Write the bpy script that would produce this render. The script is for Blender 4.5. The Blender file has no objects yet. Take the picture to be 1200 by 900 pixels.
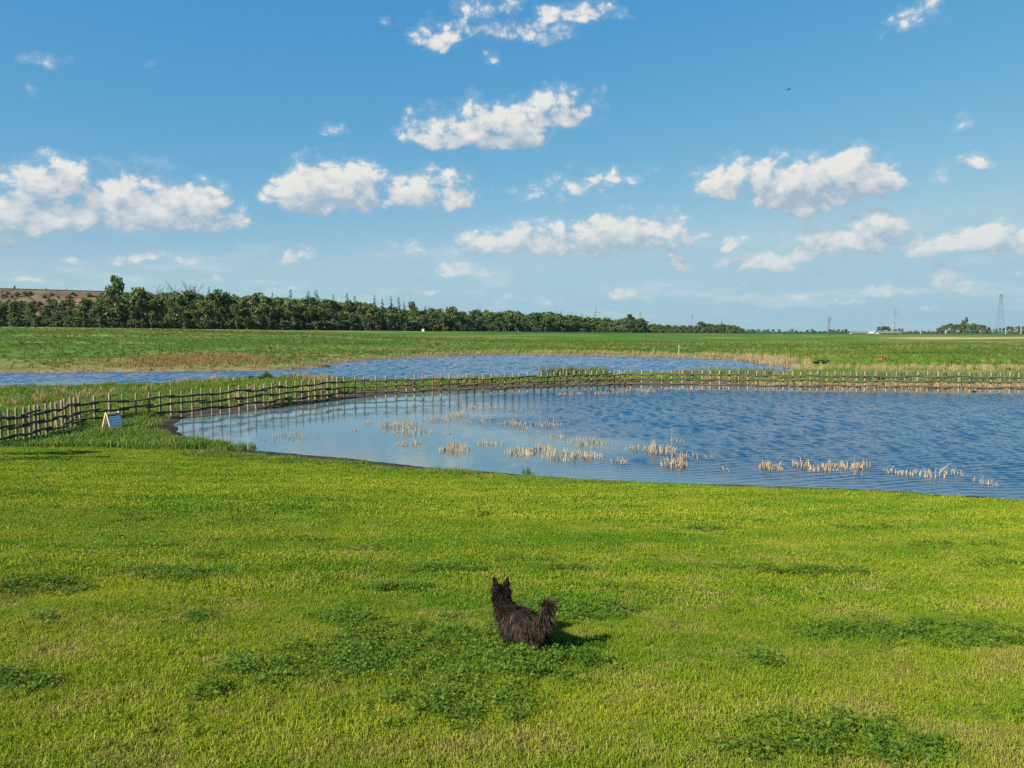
import bpy, bmesh, math, random
import numpy as np
from mathutils import Vector, Matrix

random.seed(7)
RNG = np.random.default_rng(11)
scene = bpy.context.scene
COL = scene.collection
R = math.radians

# ------------------------------------------------------------------ camera
F, CX, YH, CAMZ = 870.0, 600.0, 388.0, 4.0       # focal length in photo pixels, horizon row, eye height over the water
PITCH = math.atan((450 - YH) / F)
cam = bpy.data.cameras.new('camera')
cam.sensor_width = 36
cam.lens = 36 * F / 1200
cam.clip_start, cam.clip_end = 0.1, 30000
camo = bpy.data.objects.new('camera', cam)
camo.location = (0, 0, CAMZ)
camo.rotation_euler = (math.pi / 2 - PITCH, 0, 0)
COL.objects.link(camo)
scene.camera = camo


def ray(px, py):
    """direction in the world through a photo pixel"""
    c, s = math.cos(PITCH), math.sin(PITCH)
    x, v = (px - CX) / F, (450 - py) / F
    return np.array([x, c + s * v, -s + c * v])


def at(px, py, z=0.0):
    d = ray(px, py)
    t = (z - CAMZ) / d[2]
    return np.array([d[0] * t, d[1] * t, z])


def at_d(px, py, dist):
    """point at a given forward distance"""
    d = ray(px, py)
    t = dist / d[1]
    return np.array([d[0] * t, dist, CAMZ + d[2] * t])


# ------------------------------------------------------------------ light
SUN_EL, SUN_AZ = 35.0, 230.0        # azimuth clockwise from +Y: behind the camera, to the left
scene.view_settings.view_transform = 'Standard'
scene.view_settings.look = 'None'
scene.view_settings.exposure = 1.25
scene.view_settings.gamma = 1.0
SDIR = Vector((math.sin(R(SUN_AZ)) * math.cos(R(SUN_EL)), math.cos(R(SUN_AZ)) * math.cos(R(SUN_EL)), math.sin(R(SUN_EL))))
sl = bpy.data.lights.new('sun', 'SUN')
sl.energy = 5.0
sl.angle = R(0.53)
sl.color = (1.0, 0.93, 0.80)
so = bpy.data.objects.new('sun', sl)
so.rotation_euler = SDIR.to_track_quat('Z', 'Y').to_euler()
so.location = (-40, -40, 60)
COL.objects.link(so)

scene.cycles.max_bounces = 5
scene.cycles.diffuse_bounces = 2
scene.cycles.glossy_bounces = 3
scene.cycles.transmission_bounces = 2
scene.cycles.transparent_max_bounces = 6
scene.cycles.volume_bounces = 0
scene.cycles.caustics_reflective = False
scene.cycles.caustics_refractive = False
scene.cycles.use_denoising = False


# ------------------------------------------------------------------ node helpers
class NT:
    def __init__(self, tree):
        self.t = tree

    def node(self, kind, **kw):
        n = self.t.nodes.new(kind)
        for k, v in kw.items():
            setattr(n, k, v)
        return n

    def put(self, sock, v):
        if v is None:
            return
        if isinstance(v, bpy.types.NodeSocket):
            self.t.links.new(v, sock)
        else:
            if hasattr(sock.default_value, '__len__') and not hasattr(v, '__len__'):
                v = (v,) * len(sock.default_value)
            if hasattr(v, '__len__') and hasattr(sock.default_value, '__len__') and len(v) == 3 and len(sock.default_value) == 4:
                v = (*v, 1)
            sock.default_value = v

    def m(self, op, a, b=None, c=None, clamp=False):
        n = self.node('ShaderNodeMath', operation=op, use_clamp=clamp)
        self.put(n.inputs[0], a); self.put(n.inputs[1], b); self.put(n.inputs[2], c)
        return n.outputs[0]

    def v(self, op, a, b=None, scale=None):
        n = self.node('ShaderNodeVectorMath', operation=op)
        self.put(n.inputs[0], a); self.put(n.inputs[1], b)
        if scale is not None:
            self.put(n.inputs['Scale'], scale)
        return n.outputs['Value'] if op in ('LENGTH', 'DOT_PRODUCT', 'DISTANCE') else n.outputs['Vector']

    def mix(self, f, a, b, blend='MIX'):
        n = self.node('ShaderNodeMix', data_type='RGBA', blend_type=blend)
        self.put(n.inputs[0], f); self.put(n.inputs[6], a); self.put(n.inputs[7], b)
        return n.outputs[2]

    def noise(self, vec, scale, detail=3, rough=0.5, dims='3D', lac=2.0):
        n = self.node('ShaderNodeTexNoise', noise_dimensions=dims)
        self.put(n.inputs['Vector'], vec)
        self.put(n.inputs['Scale'], scale); self.put(n.inputs['Detail'], detail)
        self.put(n.inputs['Roughness'], rough); self.put(n.inputs['Lacunarity'], lac)
        return n.outputs['Fac']

    def ss(self, x, a, b):
        n = self.node('ShaderNodeMapRange', interpolation_type='SMOOTHSTEP')
        self.put(n.inputs[0], x); self.put(n.inputs[1], a); self.put(n.inputs[2], b)
        return n.outputs[0]

    def lin(self, x, a, b, c=0.0, d=1.0):
        n = self.node('ShaderNodeMapRange')
        self.put(n.inputs[0], x); self.put(n.inputs[1], a); self.put(n.inputs[2], b)
        self.put(n.inputs[3], c); self.put(n.inputs[4], d)
        return n.outputs[0]

    def xyz(self, x, y, z):
        n = self.node('ShaderNodeCombineXYZ')
        self.put(n.inputs[0], x); self.put(n.inputs[1], y); self.put(n.inputs[2], z)
        return n.outputs[0]


# ------------------------------------------------------------------ sky with fair-weather clouds, laid out by compass direction
# every cloud: bearing / height as seen in the photo (pixels), half width, half height, strength
CLOUDS = [
    # ragged bank at the top
    (515, 42, 34, 17, .8), (548, 22, 30, 16, .6), (600, 20, 40, 22, .5), (640, 34, 40, 15, .75), (676, 14, 50, 14, .75), (582, 66, 14, 10, .35),
    # cloud over the middle
    (512, 152, 42, 20, 1.0), (560, 143, 44, 24, 1.0), (600, 150, 45, 22, 1.0), (650, 128, 50, 19, .95), (690, 121, 28, 12, .7),
    # long bank on the left
    (62, 216, 56, 20, 1.0), (8, 246, 60, 26, 1.0), (50, 250, 60, 24, 1.0), (105, 248, 60, 24, 1.0), (172, 240, 62, 32, 1.1), (232, 246, 52, 26, 1.0), (276, 254, 30, 16, .7), (20, 280, 40, 10, .5),
    # the two round ones
    (360, 222, 46, 28, 1.15), (408, 218, 52, 28, 1.15), (430, 232, 36, 18, .9), (485, 228, 36, 18, 1.0), (520, 222, 40, 24, 1.05),
    (668, 218, 66, 17, .55), (720, 206, 44, 10, .45),
    # pair on the right
    (852, 214, 38, 22, 1.05), (892, 206, 34, 20, .95), (930, 222, 50, 26, 1.1), (985, 212, 60, 25, 1.1), (1035, 208, 36, 16, .8), (1096, 210, 20, 11, .5),
    # long low bank
    (560, 283, 40, 16, .9), (640, 280, 70, 20, 1.05), (720, 278, 62, 24, 1.1), (775, 274, 50, 22, .9), (480, 291, 32, 10, .45), (855, 286, 34, 11, .4),
    (540, 318, 42, 10, .75), (800, 303, 15, 12, .8),
    (960, 282, 56, 20, 1.0), (1020, 276, 60, 22, 1.1), (1080, 282, 40, 16, .8), (1140, 281, 60, 15, .9), (1196, 282, 40, 16, .8), (1280, 276, 60, 22, 1.0),
    (895, 309, 58, 12, .8), (965, 312, 48, 8, .45), (870, 331, 26, 7, .55), (872, 349, 22, 7, .45),
    (1108, 322, 24, 14, .85), (1124, 332, 26, 14, .85), (1042, 343, 40, 9, .55), (1160, 338, 24, 7, .3),
    (70, 301, 26, 6, .5), (145, 302, 44, 7, .5), (206, 304, 34, 8, .55), (345, 300, 24, 9, .65), (112, 326, 20, 5, .4), (356, 337, 22, 6, .35), (390, 270, 30, 5, .25),
    # small scraps
    (55, 72, 27, 8, .45), (40, 103, 18, 11, .25), (175, 76, 9, 7, .25), (398, 150, 20, 8, .35), (443, 161, 8, 5, .2), (458, 20, 12, 9, .3),
    (1062, 24, 36, 12, .5), (1092, 12, 24, 18, .5), (1020, 42, 14, 7, .2), (1143, 189, 20, 8, .5), (1120, 144, 12, 8, .45), (1036, 180, 22, 8, .25),
    (500, 341, 26, 5, .4), (725, 346, 30, 6, .4), (930, 347, 30, 6, .45), (1185, 312, 30, 7, .5), (245, 326, 24, 5, .4), (30, 330, 30, 5, .35), (640, 352, 26, 5, .4), (1080, 357, 36, 5, .4),
    (-120, 235, 90, 30, 1.0), (1330, 205, 70, 26, 1.0), (620, 350, 60, 7, .25), (760, 350, 50, 7, .25), (980, 355, 60, 6, .25),
]


def build_world():
    w = bpy.data.worlds.new('World')
    scene.world = w
    w.use_nodes = True
    t = w.node_tree
    t.nodes.clear()
    n = NT(t)
    # group: cloud thickness at (bearing, height) in radians
    g = bpy.data.node_groups.new('cloud_thickness', 'ShaderNodeTree')
    g.interface.new_socket('P', in_out='INPUT', socket_type='NodeSocketVector')
    g.interface.new_socket('D', in_out='OUTPUT', socket_type='NodeSocketFloat')
    q = NT(g)
    gi, go = q.node('NodeGroupInput'), q.node('NodeGroupOutput')
    P = gi.outputs[0]
    wn = q.node('ShaderNodeTexNoise', noise_dimensions='2D')
    q.put(wn.inputs['Vector'], P); q.put(wn.inputs['Scale'], 16.0); q.put(wn.inputs['Detail'], 2.0)
    wv = q.v('SCALE', q.v('SUBTRACT', wn.outputs['Color'], (.5, .5, .5)), scale=0.042)
    Pw = q.v('ADD', P, q.v('MULTIPLY', wv, (1, .55, 0)))
    acc = None
    for (px, py, rx, ry, a) in CLOUDS:
        d = ray(px, py)
        az, el = math.atan2(d[0], d[1]), math.atan2(d[2], math.hypot(d[0], d[1]))
        k = math.cos(az) ** 2 * 1.0
        ma = q.node('ShaderNodeVectorMath', operation='MULTIPLY_ADD')
        sx, sy = F / (rx * 1.22 * k), F / (ry * 1.80)
        el -= ry * .34 / F
        q.put(ma.inputs[0], Pw); q.put(ma.inputs[1], (sx, sy, 0)); q.put(ma.inputs[2], (-az * sx, -el * sy, 0))
        fold = q.v('MAXIMUM', ma.outputs[0], q.v('MULTIPLY', ma.outputs[0], (-1, -2.1, 0)))      # flat base, domed top
        dd = q.v('DOT_PRODUCT', fold, fold)
        e = q.m('MULTIPLY_ADD', dd, -(a * .8 + .3), a * 1.05)
        acc = e if acc is None else q.m('SMOOTH_MAX', acc, e, .22)
    Ps = q.v('MULTIPLY', P, (1, 1.35, 0))
    f1 = q.noise(Ps, 17, 9, .52, '2D')
    vo = q.node('ShaderNodeTexVoronoi', voronoi_dimensions='2D', feature='SMOOTH_F1')
    q.put(vo.inputs['Vector'], q.v('ADD', Ps, q.v('SCALE', wv, scale=.5)))
    q.put(vo.inputs['Scale'], 40.0); q.put(vo.inputs['Smoothness'], .55)
    if 'Detail' in vo.inputs:
        q.put(vo.inputs['Detail'], 3.0); q.put(vo.inputs['Roughness'], .55)
    puff = q.m('SUBTRACT', .55, vo.outputs['Distance'])
    D = q.m('ADD', q.m('MAXIMUM', acc, -1.5), q.m('ADD', q.m('MULTIPLY', q.m('SUBTRACT', f1, .5), 1.15), q.m('MULTIPLY', q.m('SUBTRACT', puff, .1), .70)))
    q.put(go.inputs[0], D)

    tc = n.node('ShaderNodeTexCoord')
    dirv = n.v('NORMALIZE', tc.outputs['Generated'])
    sep = n.node('ShaderNodeSeparateXYZ'); n.put(sep.inputs[0], dirv)
    x, y, z = sep.outputs
    az = n.m('ARCTAN2', x, y)
    el = n.m('ARCSINE', z)
    pol = n.xyz(az, el, 0)

    sky = n.node('ShaderNodeTexSky', sky_type='NISHITA')
    sky.sun_disc = False
    sky.sun_elevation = R(SUN_EL)
    sky.sun_rotation = R(SUN_AZ)
    sky.altitude = 650
    sky.air_density = 1.0
    sky.dust_density = 0.25
    sky.ozone_density = 1.6
    SK = 0.062
    EXPO = 2 ** scene.view_settings.exposure
    # the air as this camera saw it: deeper blue overhead, soft pale blue at the horizon
    sp = n.node('ShaderNodeSeparateColor'); n.put(sp.inputs[0], sky.outputs[0])
    chan = []
    for ch, (k0, k1, p, top) in zip(sp.outputs, ((.158, .078, 1.38, .50), (.264, .315, .62, .74), (.446, .605, .23, .86))):
        lin_ = n.m('MINIMUM', n.m('MULTIPLY', ch, .062 * 1.93), top)
        chan.append(n.m('MULTIPLY', n.m('POWER', n.m('MULTIPLY', lin_, 1 / k0), p), k1 / (SK * EXPO)))
    cb = n.node('ShaderNodeCombineColor')
    for i in range(3): n.put(cb.inputs[i], chan[i])
    skyc = cb.outputs[0]
    CW = 1 / (SK * EXPO)          # display white
    bg_clear = n.node('ShaderNodeBackground'); n.put(bg_clear.inputs[0], skyc); n.put(bg_clear.inputs[1], SK)

    # clouds ahead
    def dens(p):
        gn = n.node('ShaderNodeGroup'); gn.node_tree = g
        n.put(gn.inputs[0], p)
        return gn.outputs[0]
    D0 = dens(pol)
    D1 = dens(n.v('ADD', pol, (-.010, .021, 0)))
    alpha = n.m('ADD', n.m('MULTIPLY', n.ss(D0, -.35, .35), .20), n.m('MULTIPLY', n.ss(D0, .08, .56), .80))
    lit = n.m('ADD', n.m('MULTIPLY', n.m('SUBTRACT', D0, D1), .92), .27, clamp=True)
    body = n.ss(D0, .1, 1.4)
    lit2 = n.m('MULTIPLY', lit, n.m('SUBTRACT', 1.0, n.m('MULTIPLY', body, .10)), clamp=True)
    cc = n.mix(lit2, tuple(CW * q for q in (.38, .49, .60)), tuple(CW * q for q in (.85, .835, .785)))
    # low clouds stand farther off and fade into the pale horizon air
    far = n.ss(el, .02, .20)
    cc2 = n.mix(n.m('SUBTRACT', 1.0, far), cc, n.mix(.28, cc, skyc))
    front = n.mix(n.m('MULTIPLY', alpha, n.lin(el, .0, .12, .75, .98)), skyc, cc2)
    # faint layers low over the horizon
    lay_ = n.noise(n.xyz(n.m('MULTIPLY', az, 7.0), n.m('MULTIPLY', el, 34.0), 0), 1.0, 6, .6, '2D')
    lowb = n.m('MULTIPLY', n.ss(el, -.01, .02), n.m('SUBTRACT', 1.0, n.ss(el, .05, .15)))
    front = n.mix(n.m('MULTIPLY', n.m('MULTIPLY', n.ss(lay_, .50, .72), lowb), .42), front, tuple(CW * q for q in (.66, .73, .77)))
    bg_front = n.node('ShaderNodeBackground'); n.put(bg_front.inputs[0], front); n.put(bg_front.inputs[1], SK)

    # the rest of the sky: the same kind of cloud, strewn by noise over the lower sky
    pr = n.v('MULTIPLY', dirv, (1, 1, 2.4))
    f2 = n.noise(pr, 4.0, 7, .58)
    cov = n.m('MULTIPLY', n.ss(f2, .60, .70), n.m('MULTIPLY', n.ss(el, .03, .12), n.m('SUBTRACT', 1.0, n.ss(el, .45, .8))))
    rest = n.mix(n.m('MULTIPLY', cov, .85), skyc, tuple(CW * q for q in (.74, .76, .75)))
    bg_rest = n.node('ShaderNodeBackground'); n.put(bg_rest.inputs[0], rest); n.put(bg_rest.inputs[1], SK)

    infront = n.m('MULTIPLY', n.m('LESS_THAN', n.m('ABSOLUTE', az), .86), n.m('MULTIPLY', n.m('LESS_THAN', el, .56), n.m('GREATER_THAN', el, -.02)))
    ms = n.node('ShaderNodeMixShader')
    n.put(ms.inputs[0], infront)
    t.links.new(bg_rest.outputs[0], ms.inputs[1]); t.links.new(bg_front.outputs[0], ms.inputs[2])
    out = n.node('ShaderNodeOutputWorld')
    t.links.new(ms.outputs[0], out.inputs[0])
    w.cycles.sampling_method = 'MANUAL'
    w.cycles.sample_map_resolution = 512


build_world()


# ------------------------------------------------------------------ object helpers
def tag(o, label=None, cat=None, group=None, kind=None):
    if label: o['label'] = label
    if cat: o['category'] = cat
    if group: o['group'] = group
    if kind: o['kind'] = kind
    return o


def mesh(name, V, Fc, mat=None, smooth=False, attrs=None):
    me = bpy.data.meshes.new(name)
    V = np.asarray(V, dtype=np.float32)
    if isinstance(Fc, np.ndarray):
        nf, k = Fc.shape
        me.vertices.add(len(V)); me.vertices.foreach_set('co', V.ravel())
        me.loops.add(nf * k); me.loops.foreach_set('vertex_index', Fc.astype(np.int32).ravel())
        me.polygons.add(nf); me.polygons.foreach_set('loop_start', np.arange(0, nf * k, k, dtype=np.int32))
        me.update(calc_edges=True)
    else:
        me.from_pydata([tuple(v) for v in V], [], Fc)
    if smooth:
        me.polygons.foreach_set('use_smooth', np.ones(len(me.polygons), dtype=bool))
    if attrs:
        for an, (dom, ty, data) in attrs.items():
            a = me.attributes.new(an, ty, dom)
            key = 'color' if 'COLOR' in ty else ('vector' if ty == 'FLOAT_VECTOR' else 'value')
            a.data.foreach_set(key, np.asarray(data).ravel())
    if mat: me.materials.append(mat)
    me.validate()
    return me


def obj(name, me, parent=None, loc=(0, 0, 0), rot=(0, 0, 0), scale=(1, 1, 1), coll=None):
    o = bpy.data.objects.new(name, me)
    o.location, o.rotation_euler, o.scale = loc, rot, scale
    if parent: o.parent = parent
    (coll or COL).objects.link(o)
    return o


def empty(name, loc=(0, 0, 0), rz=0.0):
    return obj(name, None, loc=loc, rot=(0, 0, rz))


def copy_tree(o, loc, rz, sc=1.0):
    c = o.copy(); COL.objects.link(c)
    c.location = loc; c.rotation_euler = (0, 0, rz)
    c.scale = (sc, sc, sc) if not hasattr(sc, '__len__') else sc
    for ch in o.children:
        d = ch.copy(); COL.objects.link(d); d.parent = c
        for gch in ch.children:
            e = gch.copy(); COL.objects.link(e); e.parent = d
    return c


class MB:
    """collects boxes, tubes and loose faces into one mesh"""
    def __init__(self):
        self.V, self.F = [], []

    def add(self, V, Fc):
        b = len(self.V)
        self.V += [tuple(v) for v in V]
        self.F += [tuple(i + b for i in f) for f in Fc]

    def box(self, c, s, rot=None):
        V = [Vector((x * s[0] / 2, y * s[1] / 2, z * s[2] / 2)) for x in (-1, 1) for y in (-1, 1) for z in (-1, 1)]
        if rot is not None: V = [rot @ v for v in V]
        self.add([v + Vector(c) for v in V], [(0, 1, 3, 2), (4, 6, 7, 5), (0, 4, 5, 1), (2, 3, 7, 6), (0, 2, 6, 4), (1, 5, 7, 3)])

    def tube(self, pts, rad, n=8, cap=True):
        pts = [Vector(p) for p in pts]
        rad = rad if hasattr(rad, '__len__') else [rad] * len(pts)
        V, Fc = [], []
        for i, p in enumerate(pts):
            d = (pts[min(i + 1, len(pts) - 1)] - pts[max(i - 1, 0)]).normalized()
            a = d.cross(Vector((0, 0, 1)) if abs(d.z) < .9 else Vector((1, 0, 0))).normalized()
            b = d.cross(a)
            for k in range(n):
                th = 2 * math.pi * k / n
                V.append(p + (a * math.cos(th) + b * math.sin(th)) * rad[i])
        for i in range(len(pts) - 1):
            for k in range(n):
                Fc.append((i * n + k, i * n + (k + 1) % n, (i + 1) * n + (k + 1) % n, (i + 1) * n + k))
        if cap:
            Fc.append(tuple(range(n - 1, -1, -1))); Fc.append(tuple((len(pts) - 1) * n + k for k in range(n)))
        self.add(V, Fc)

    def mesh(self, name, mat, smooth=False):
        return mesh(name, self.V, self.F, mat, smooth)

    def build(self, name, mat, parent=None, smooth=False, **kw):
        return obj(name, self.mesh(name, mat, smooth), parent, **kw)


def material(name):
    m = bpy.data.materials.new(name)
    m.use_nodes = True
    t = m.node_tree
    t.nodes.clear()
    n = NT(t)
    out = n.node('ShaderNodeOutputMaterial')
    return m, n, out


def principled(n, out, color, rough=.7, spec=.3, **kw):
    b = n.node('ShaderNodeBsdfPrincipled')
    n.put(b.inputs['Base Color'], color); n.put(b.inputs['Roughness'], rough); n.put(b.inputs['Specular IOR Level'], spec)
    for k, v in kw.items(): n.put(b.inputs[k], v)
    n.t.links.new(b.outputs[0], out.inputs[0])
    return b


def plain(name, c1, c2, scale=8.0, rough=.75, spec=.25, stretch=(1, 1, 1), bump=0.0, rnd=0.25):
    """two-tone noisy material with a different tint per object"""
    m, n, out = material(name)
    tc = n.node('ShaderNodeTexCoord')
    f = n.noise(n.v('MULTIPLY', tc.outputs['Object'], stretch), scale, 4, .6)
    oi = n.node('ShaderNodeObjectInfo')
    f2 = n.m('ADD', n.lin(f, .3, .7), n.m('MULTIPLY', n.m('SUBTRACT', oi.outputs['Random'], .5), rnd * 2), clamp=True)
    col = n.mix(f2, c1, c2)
    b = principled(n, out, col, rough, spec)
    if bump:
        bn = n.node('ShaderNodeBump'); n.put(bn.inputs['Strength'], bump); n.put(bn.inputs['Distance'], .01); n.put(bn.inputs['Height'], f)
        n.t.links.new(bn.outputs[0], b.inputs['Normal'])
    return m


def leafy(name, cols, trans=.25, pos_scale=.5, rough=.65, spec=.2, attr=True, rnd=.35, dry=None):
    """leaf / blade material: colour wanders over the place, per plant and per blade"""
    m, n, out = material(name)
    geo = n.node('ShaderNodeNewGeometry')
    oi = n.node('ShaderNodeObjectInfo')
    f = n.noise(geo.outputs['Position'], pos_scale, 4, .6)
    f = n.lin(f, .32, .68)
    f = n.m('ADD', f, n.m('MULTIPLY', n.m('SUBTRACT', oi.outputs['Random'], .5), rnd), clamp=True)
    col = n.mix(f, cols[0], cols[1])
    if attr:
        at_ = n.node('ShaderNodeAttribute', attribute_name='tone')
        col = n.mix(n.m('MULTIPLY', n.ss(at_.outputs['Fac'], .72, .95), dry[1] if dry else .55), col, dry[0] if dry else cols[2])
        col = n.mix(1.0, col, n.mix(at_.outputs['Fac'], (.72, .72, .72), (1.28, 1.28, 1.28)), 'MULTIPLY')
    p = n.node('ShaderNodeBsdfPrincipled')
    n.put(p.inputs['Base Color'], col); n.put(p.inputs['Roughness'], rough); n.put(p.inputs['Specular IOR Level'], spec)
    tr = n.node('ShaderNodeBsdfTranslucent'); n.put(tr.inputs[0], n.mix(1.0, col, (1.15, 1.2, .7), 'MULTIPLY'))
    ms = n.node('ShaderNodeMixShader'); n.put(ms.inputs[0], trans)
    n.t.links.new(p.outputs[0], ms.inputs[1]); n.t.links.new(tr.outputs[0], ms.inputs[2])
    n.t.links.new(ms.outputs[0], out.inputs[0])
    return m


# ------------------------------------------------------------------ lie of the land
def poly_sd(poly, X, Y):
    """signed distance to a polygon, positive outside"""
    poly = np.asarray(poly, float)
    d2 = np.full(X.shape, 1e18); inside = np.zeros(X.shape, bool)
    for i in range(len(poly)):
        a, b = poly[i], poly[(i + 1) % len(poly)]
        ex, ey = b - a
        wx, wy = X - a[0], Y - a[1]
        t = np.clip((wx * ex + wy * ey) / (ex * ex + ey * ey + 1e-12), 0, 1)
        d2 = np.minimum(d2, (wx - ex * t) ** 2 + (wy - ey * t) ** 2)
        c = ((a[1] > Y) != (b[1] > Y)) & (X < ex * (Y - a[1]) / (ey if abs(ey) > 1e-12 else 1e-12) + a[0])
        inside ^= c
    d = np.sqrt(d2)
    return np.where(inside, -d, d)


def ground_pts(pix):
    return [tuple(at(px, py)[:2]) for px, py in pix]


NEAR_POND = ground_pts([(205, 496), (208, 506), (216, 514), (232, 520), (262, 526), (330, 532), (430, 541), (500, 550), (560, 555), (640, 562),
                        (730, 568), (820, 571), (950, 575), (1050, 580), (1200, 591)]) + [(17, 15.8), (30, 13), (48, 18), (56, 34), (52, 47)] + \
    ground_pts([(1200, 456), (1100, 456), (1000, 455), (900, 453), (800, 451), (720, 451.5), (660, 452), (620, 454), (560, 456), (500, 459),
                (450, 462.5), (405, 467.5), (375, 472), (340, 476.5), (300, 479.5), (260, 483), (224, 487.5), (210, 491)])
FAR_POND = [(-110, 48)] + ground_pts([(0, 461), (100, 459), (200, 454), (300, 447), (360, 447), (420, 450), (500, 449.5), (560, 446.5), (620, 444.5), (680, 441),
                                     (740, 438.5), (800, 437.5), (880, 438), (950, 439), (968, 437), (950, 434.5), (925, 429.5), (895, 424.5), (860, 421.5),
                                     (800, 419), (700, 417), (600, 415.7), (545, 417), (500, 418.3), (440, 421.3), (400, 424.5), (375, 429.5),
                                     (345, 433.2), (300, 434.8), (200, 435.6), (100, 436.5), (0, 437.3)]) + [(-110, 72)]

U_T = [-400, 0, 150, 300, 450, 600, 720, 880, 1200, 1600]
D_T = [215, 230, 236, 262, 320, 420, 560, 900, 900, 900]
Y_T = [381, 382.5, 384, 386, 387.3, 388.2, 389.3, 390.3, 391.2, 391.5]


def smooth(a, b, x):
    t = np.clip((x - a) / (b - a), 0, 1)
    return t * t * (3 - 2 * t)


def wob(X, Y, s, seed=0):
    """cheap smooth pseudo noise, about -1..1"""
    r = np.zeros_like(X, dtype=float)
    rg = np.random.default_rng(seed)
    for k in range(5):
        a = rg.uniform(0, 2 * math.pi); f = s * (1.45 ** k); ph = rg.uniform(0, 6.28)
        r += np.sin((X * math.cos(a) + Y * math.sin(a)) * f + ph + 1.7 * np.sin((X * math.sin(a) - Y * math.cos(a)) * f * .7 + ph * 2)) / (1.25 ** k)
    return r / 2.6


def lawn_plane(X, Y):
    return 0.08 + 0.113 * (20.4 - 0.24 * X - Y)


def land(X, Y, full=False):
    X = np.asarray(X, float); Y = np.asarray(Y, float)
    s1, s2 = poly_sd(NEAR_POND, X, Y), poly_sd(FAR_POND, X, Y)
    s1 = s1 + .12 * wob(X, Y, 1.9, 3); s2 = s2 + .5 * wob(X, Y, .6, 4)
    L = lawn_plane(X, Y)
    L = np.where(L > 2.6, 2.6 + (L - 2.6) * .4, L)
    b = .09 + .21 * smooth(27, 38, Y)
    H = np.logaddexp(L * 9, b * 9) / 9
    # far field climbs gently to the wood
    Ys = np.maximum(Y, 20.0)
    u = CX + F * X / Ys
    D, yt = np.interp(u, U_T, D_T), np.interp(u, U_T, Y_T)
    zt = CAMZ - (yt - YH) / F * D
    r0 = np.interp(u, [0, 300, 420, 520, 800, 960, 1200], [70, 74, 95, 118, 112, 70, 52])
    s = np.clip((Y - r0) / (D - r0), 0, 1.6)
    zf = .3 + (zt - .3) * np.where(s < 1, s ** 1.15, 1.0)
    zf = zf + .25 * wob(X, Y, .035, 8) * smooth(0, .3, s) * (1 - smooth(.7, 1, s))
    H = np.where(Y > 45, np.maximum(H, np.where(Y > r0, zf, 0)), H)
    H = H + .022 * wob(X, Y, 1.1, 5) + .012 * wob(X, Y, 3.3, 6)
    sm = np.minimum(s1, s2)
    shore = np.where(s1 < s2, .02 + np.where(Y > 30, .22, .30) * sm, .02 + .25 * sm)
    H = np.where(sm > 0, np.minimum(H, shore), -np.minimum(.9, .02 + .22 * -sm))
    if full:
        return H, s1, s2, u, s
    return H


def zat(x, y):
    return float(land(np.array([x]), np.array([y]))[0])


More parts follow.
